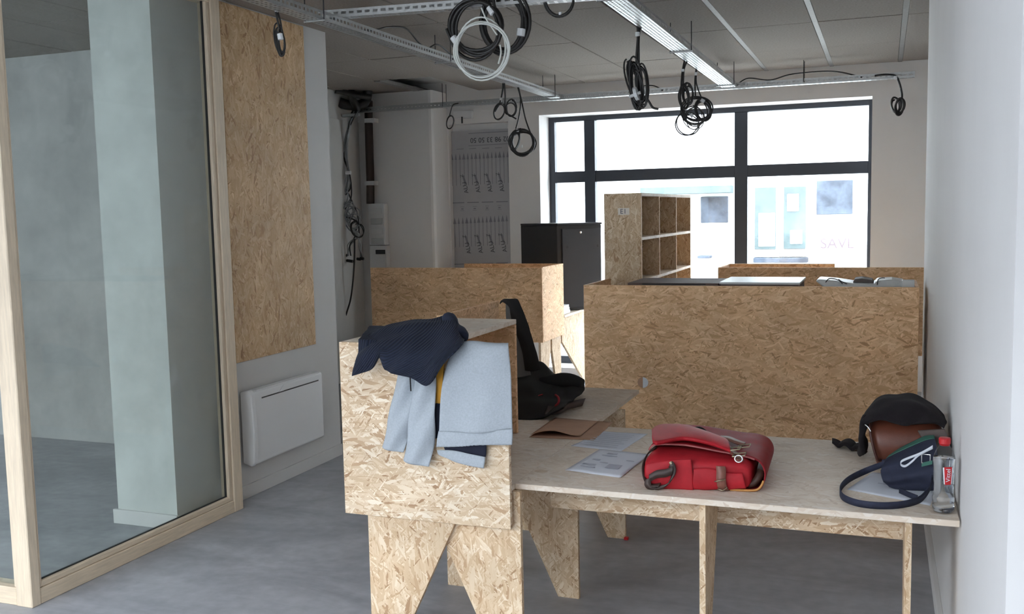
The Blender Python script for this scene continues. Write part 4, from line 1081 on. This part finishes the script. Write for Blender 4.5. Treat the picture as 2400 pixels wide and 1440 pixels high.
# buckled side strap
path = catmull([SY(1690, 1092, -.012), SY(1692, 1104, -.020), SY(1692, 1120, -.024), SY(1694, 1136, -.022), SY(1698, 1147, -.014)], 6)
o = obj('side_strap', band(path, (.034, .004, 0)), M['buckle_leather'], st, True); mod_solid(o, .005)
bk = obj('buckle', tube([SY(1678, 1124, -.032), SY(1703, 1120, -.032)], .0025, 8), M['brass'], st, True)
obj('strap_keeper', tube([SY(1684, 1143, -.022), SY(1696, 1147, -.026), SY(1706, 1140, -.022)], .003, 6), M['brass'], st, True)
# shoulder strap looping down the left end
path = catmull([AZ(1538, 1048, DZ + .118), AY(1520, 1062, 3.68), AY(1509, 1085, 3.63), AY(1509, 1108, 3.585), AY(1515, 1126, 3.55), AY(1528, 1136, 3.535), AY(1546, 1137, 3.525)], 8)
o = obj('shoulder_strap', band(path, lambda t: Vector((.002, .032, .006))), M['strap_brown'], st, True); mod_solid(o, .005)
path = catmull([SY(1546, 1136, -.03), SY(1570, 1128, -.034), SY(1584, 1108, -.034), SY(1584, 1092, -.026), SY(1577, 1082, -.018)], 8)
o = obj('strap_end', band(path, lambda t: Vector((.022 - .008 * t, 0, .022))), M['strap_brown'], st, True); mod_solid(o, .005)
path = catmull([SY(1530, 1112, -.03), SY(1548, 1102, -.034), SY(1568, 1100, -.036), SY(1584, 1094, -.034)], 8)
o = obj('strap_end', band(path, lambda t: Vector((0, 0, .030))), M['strap_brown'], st, True); mod_solid(o, .005)
path = catmull([SY(1529, 1112, -.03), SY(1527, 1124, -.03), SY(1534, 1134, -.03), SY(1548, 1136, -.03)], 8)
o = obj('strap_end', band(path, lambda t: Vector((.024, 0, .008))), M['strap_brown'], st, True); mod_solid(o, .005)
rv = obj('rivet', lathe([(.007, 0), (.007, .004), (.003, .006)], (0, 0, 0), 14), M['brass'], st)
rv.matrix_basis = Matrix.Translation(SY(1578, 1080, -.016)) @ Matrix.Rotation(R(90), 4, 'X'); rv.matrix_parent_inverse = Matrix.Translation(-Vector(st.location))
# brown buckle straps on the flap top
path = catmull([AZ(1686, 1028, DZ + .136), AZ(1698, 1042, DZ + .134), AZ(1712, 1056, DZ + .132), AZ(1726, 1068, DZ + .128), AZ(1734, 1080, DZ + .122)], 6)
o = obj('flap_strap', band(path, lambda t: Vector((.028, .008, 0))), M['buckle_leather'], st, True); mod_solid(o, .005)
path = catmull([AZ(1686, 1026, DZ + .136), AZ(1706, 1028, DZ + .146), AZ(1726, 1036, DZ + .14), AZ(1744, 1042, DZ + .128)], 6)
o = obj('flap_strap', band(path, lambda t: Vector((.006, .05, 0))), M['buckle_leather'], st, True); mod_solid(o, .005)
for (x, y, z) in ((1733, 1066, .136), (1722, 1052, .14), (1744, 1046, .136)):
    c = AZ(x, y, DZ + z)
    q = [c + Vector((.022 * sx, .022 * sy, .004 * sx)) for sx, sy in ((-1, -1), (1, -1), (1, 1), (-1, 1))]
    obj('buckle', tube(q, .0025, 6, closed=True), M['brass'], st)
c = AZ(1731, 1076, DZ + .128)
obj('ring', tube([c + Vector((.014 * math.cos(a), .004 * math.sin(a), .012 * math.sin(a))) for a in [i * math.pi / 8 for i in range(16)]], .003, 6, closed=True), M['chrome'], st, True)
obj('carry_handle', tube(catmull([AZ(1622, 1010, DZ + .14), AZ(1630, 1006, DZ + .152), AZ(1642, 1006, DZ + .152), AZ(1652, 1013, DZ + .136)], 6), .009, 8), M['black_cloth'], st, True)

# ------------------------------------------------------------------ brown handbag with black scarf, navy bag, bottle
hb_ = thing('brown_handbag', (.1, 4.1, DZ), 'brown leather handbag standing on the bench against the right wall', 'handbag')
secs = []
for (z, x0, x1, y0, y1) in ((.002, -.005, .225, 4.06, 4.20), (.02, -.015, .232, 4.03, 4.22), (.10, -.030, .236, 4.00, 4.23), (.16, -.040, .230, 4.02, 4.22), (.20, -.035, .215, 4.06, 4.20), (.215, -.02, .20, 4.09, 4.17)):
    r = min(.035, (y1 - y0) * .45); n = 6
    for (cx, cy, a0) in ((x1 - r, y1 - r, 0), (x0 + r, y1 - r, 90), (x0 + r, y0 + r, 180), (x1 - r, y0 + r, 270)):
        for k in range(n):
            a = R(a0 + 90 * k / (n - 1)); secs.append(Vector((cx + r * math.cos(a), cy + r * math.sin(a), DZ + z)))
L = 24; F = []
for i in range(5):
    for k in range(L): F.append((i * L + k, i * L + (k + 1) % L, (i + 1) * L + (k + 1) % L, (i + 1) * L + k))
F.append(tuple(range(L - 1, -1, -1))); F.append(tuple(range(5 * L, 6 * L)))
o = obj('body', ([p + Vector((nz(p, 12, .005), nz(p + Vector((2, 7, 1)), 12, .008), 0)) for p in secs], F), M['brown_leather'], hb_, True); mod_sub(o, 1)
o = obj('side_strap', tube(catmull([AY(2038, 985, 4.03), AY(2040, 1015, 4.01), AY(2046, 1045, 4.0), AY(2056, 1076, 4.0), AY(2064, 1078, 4.02)], 6), .006, 6), plain('dark_leather_piping', (.07, .022, .016), .5), hb_, True)
obj('zip_pull', tube(catmull([AY(2024, 993, 4.0), AY(2034, 1001, 3.99), AY(2041, 1012, 3.985)], 6), .003, 6), M['chrome'], hb_, True)
o = obj('outer_pocket', prism([(AY(x, y, 3.99).x, AY(x, y, 3.99).z) for x, y in ((2150, 1010), (2215, 1006), (2232, 1060), (2236, 1120), (2180, 1060))], 'y', 3.985, 4.0), plain('grey_brown_leather', (.12, .09, .08), .5, var=.1), hb_); mod_bevel(o, .003, 1)

sc_ = thing('black_scarf', (.08, 4.1, .95), 'black wool scarf heaped over the brown handbag', 'scarf')
rows = [([(2045, 1000), (2075, 985), (2130, 985), (2170, 985), (2195, 990), (2205, 995)], 4.30),
        ([(2040, 962), (2062, 938), (2110, 930), (2150, 933), (2180, 950), (2208, 975)], 4.22),
        ([(2032, 968), (2058, 942), (2105, 934), (2150, 938), (2184, 957), (2213, 985)], 4.12),
        ([(2024, 985), (2055, 962), (2105, 955), (2150, 957), (2186, 972), (2216, 996)], 4.02),
        ([(2021, 1000), (2055, 984), (2092, 990), (2128, 998), (2176, 988), (2214, 1003)], 3.985)]
o = obj('heap', drape(rows, 60, 44, .014, 16, lambda u, v: .006 * math.sin(u * 21 + v * 7)), M['black_wool'], sc_, True); mod_solid(o, .014)
path = [AY(2032, 975, 4.05), AY(2024, 1000, 4.04), AY(2020, 1025, 4.06), AY(2024, 1045, 4.10), AY(2016, 1058, 4.16)]
o = obj('hanging_end', tube(catmull(path, 8), lambda t: .030 + .006 * math.sin(t * 11), 12, flat=.5), M['black_wool'], sc_, True)
tailr = [[AZ(x, y, DZ + .012) for x, y in r] for r in ([(2030, 1062), (2015, 1050), (1998, 1042), (1975, 1040), (1950, 1040)], [(2026, 1066), (2008, 1058), (1988, 1052), (1968, 1048), (1950, 1044)])]
o = obj('tail', grid(tailr, 30, 8, lambda u, v, p: Vector((0, 0, .016 * abs(math.sin(u * 8))))), M['black_wool'], sc_, True); mod_solid(o, .016)

nb_ = thing('navy_bag', (.1, 3.85, DZ), 'navy canvas shoulder bag with green trim behind the water bottle', 'bag')
rows = [[AY(x, y, Y) for x, y in r] for r, Y in (([(2078, 1076), (2105, 1062), (2140, 1046), (2170, 1034), (2192, 1030)], 3.90), ([(2072, 1086), (2104, 1076), (2140, 1064), (2172, 1056), (2196, 1052)], 3.83),
        ([(2064, 1104), (2100, 1100), (2140, 1096), (2172, 1092), (2198, 1090)], 3.79), ([(2070, 1126), (2102, 1128), (2140, 1126), (2172, 1124), (2198, 1122)], 3.77), ([(2084, 1140), (2106, 1146), (2140, 1150), (2172, 1150), (2198, 1148)], 3.79))]
def nbf(u, v, p): return Vector((0, -.010 * math.sin(math.pi * v) - .007 * math.sin(v * 20 + u * 3) * min(1, (1 - u) * 1.6), 0))
o = obj('front', grid(rows, 40, 40, nbf), M['navy'], nb_, True); mod_solid(o, .006)
top = [[AY(x, y, Y) for x, y in r] for r, Y in (([(2078, 1076), (2105, 1062), (2140, 1046), (2170, 1034), (2192, 1030)], 3.90), ([(2086, 1068), (2110, 1052), (2142, 1036), (2168, 1024), (2190, 1022)], 3.96))]
o = obj('green_trim', grid(top, 20, 6), M['green'], nb_, True); mod_solid(o, .006)
bk_rows = [[p + Vector((.004, .11, -.02)) for p in rows[1]], [p + Vector((.004, .14, 0)) for p in rows[2]], [Vector((p.x, p.y + .14, max(p.z, DZ + .004))) for p in rows[4]]]
o = obj('back', grid(bk_rows, 20, 12), M['navy'], nb_, True); mod_solid(o, .006)
V = [Vector((p.x, p.y, max(p.z, DZ + .004))) for p in rows[4]] + [Vector((p.x, p.y + .14, DZ + .004)) for p in rows[4]]
o = obj('base', (V, [(i, i + 1, 6 + i, 5 + i) for i in range(4)]), M['navy'], nb_); mod_solid(o, .005)
# strap loop standing on its edge on the bench
pth = catmull([AY(2082, 1084, 3.86), AZ(2030, 1104, DZ + .03), AZ(1990, 1124, DZ + .018), AZ(1970, 1146, DZ + .014), AZ(1976, 1166, DZ + .013), AZ(2010, 1180, DZ + .013), AZ(2060, 1186, DZ + .013), AZ(2110, 1184, DZ + .013), AZ(2150, 1174, DZ + .014), AZ(2168, 1160, DZ + .02), AY(2180, 1140, 3.72), AY(2184, 1120, 3.77)], 8)
o = obj('shoulder_strap', band(pth, lambda t: Vector((.0, -.006, .026))), M['navy'], nb_, True); mod_solid(o, .004)
pth = catmull([AZ(2108, 1150, DZ + .012), AZ(2130, 1160, DZ + .012), AZ(2150, 1168, DZ + .013)], 6)
o = obj('strap_tail', band(pth, (.0, -.004, .02)), M['navy'], nb_, True); mod_solid(o, .004)
pth = catmull([AY(x, y, 3.765) for x, y in ((2186, 1047), (2160, 1062), (2130, 1074), (2113, 1082), (2112, 1090), (2122, 1093), (2138, 1082), (2155, 1066), (2186, 1050))], 8)
o = obj('zip_tab', band(pth, (0, .004, .008)), M['paper2'], nb_, True); mod_solid(o, .002)
c = AY(2170, 1076, 3.765)
obj('strap_buckle', tube([c + Vector((.014 * sx, 0, .016 * sz)) for sx, sz in ((-1, -1), (1, -1), (1, 1), (-1, 1))], .003, 6, closed=True), M['chrome'], nb_)
o = obj('green_tab', band([AY(2160, 1090, 3.765), AY(2185, 1084, 3.763)], (0, 0, .014)), M['green'], nb_); mod_solid(o, .003)

BX, BY = .2035, 3.545
bt = thing('water_bottle', (BX, BY, DZ), 'clear plastic water bottle with red cap at the bench corner', 'bottle')
def clear(name, tint, rough=.03):
    m, nt, b = new_mat(name)
    b.inputs['Base Color'].default_value = (*tint, 1); b.inputs['Roughness'].default_value = rough
    b.inputs['Transmission Weight'].default_value = 1.0; b.inputs['IOR'].default_value = 1.33
    return m
shell_m = glass_thin('clear_bottle_plastic', (.97, .98, .985), haze=.02, dirt=.02)
RB = .0355
prof = [(.022, .001), (RB - .004, .003), (RB, .012), (RB, .024), (RB - .0025, .030), (RB, .036), (RB, .052), (RB - .003, .058), (RB - .001, .064), (RB - .004, .078), (RB - .003, .084), (RB - .004, .098), (RB - .0025, .104), (RB - .002, .11), (RB - .001, .165), (RB, .172), (RB, .185), (RB - .003, .197), (.026, .215), (.018, .228), (.0135, .234), (.0135, .238)]
o = obj('shell', lathe(prof, (BX, BY, DZ + .0005), 48), shell_m, bt, True)
wp = [(max(r - .0012, .002), z + .0015) for r, z in prof if z < .186] + [(RB - .0015, .188)]
obj('water', lathe(wp, (BX, BY, DZ + .001), 48), clear('still_water', (.96, .98, 1.0)), bt, True)
cap = [(.0165, .236), (.0185, .238), (.0185, .254), (.017, .2575), (.012, .2585)]
V, F = lathe(cap, (BX, BY, DZ), 48)
V = [Vector(v) if not (.24 < v[2] - DZ < .256) else Vector((BX + (v[0] - BX) * (1 + .03 * ((i % 48) % 2)), BY + (v[1] - BY) * (1 + .03 * ((i % 48) % 2)), v[2])) for i, v in enumerate(V)]
obj('cap', (V, F), M['red_plastic'], bt)
obj('neck_ring', lathe([(.0155, .2315), (.0165, .233), (.0155, .2345)], (BX, BY, DZ), 32), M['red_plastic'], bt, True)
def curved(a0, a1, z0, z1, r, taper=0.0):
    V, F = [], []
    n = 14
    for i in range(n + 1):
        for k, z in enumerate((z0, z1)):
            mid = (a0 + a1) / 2; half = (a1 - a0) / 2 * (1 - (taper if k == 0 else 0))
            a = mid + half * (2 * i / n - 1)
            V.append((BX + r * math.sin(a), BY - r * math.cos(a), DZ + z))
    for i in range(n): F.append((2 * i, 2 * i + 2, 2 * i + 3, 2 * i + 1))
    return V, F
LA = R(18)
o = obj('label_border', curved(LA - R(28), LA + R(28), .106, .163, RB + .0004, .25), M['paper'], bt, True)
o = obj('label', curved(LA - R(21), LA + R(21), .104, .165, RB + .0008, .25), M['red_plastic'], bt, True)
lp = Vector((BX + (RB + .0022) * math.sin(LA), BY - (RB + .0022) * math.cos(LA), DZ + .137))
text('label_text', 'Vittel', .021, M['paper'], Matrix.Translation(lp) @ Matrix.Rotation(LA, 4, 'Z') @ Matrix.Rotation(R(90), 4, 'X') @ Matrix.Rotation(R(90), 4, 'Z'), bt, .0002)

# small red marker by the far trestle foot
rc = AZ(1468, 1266, 0)
tag(obj('floor_clip', cbox(rc.x - .012, rc.x + .012, rc.y - .012, rc.y + .012, 0.0005, .016, .003), M['red_plastic']), 'tiny red clip on the floor by the far desk foot', 'clip')
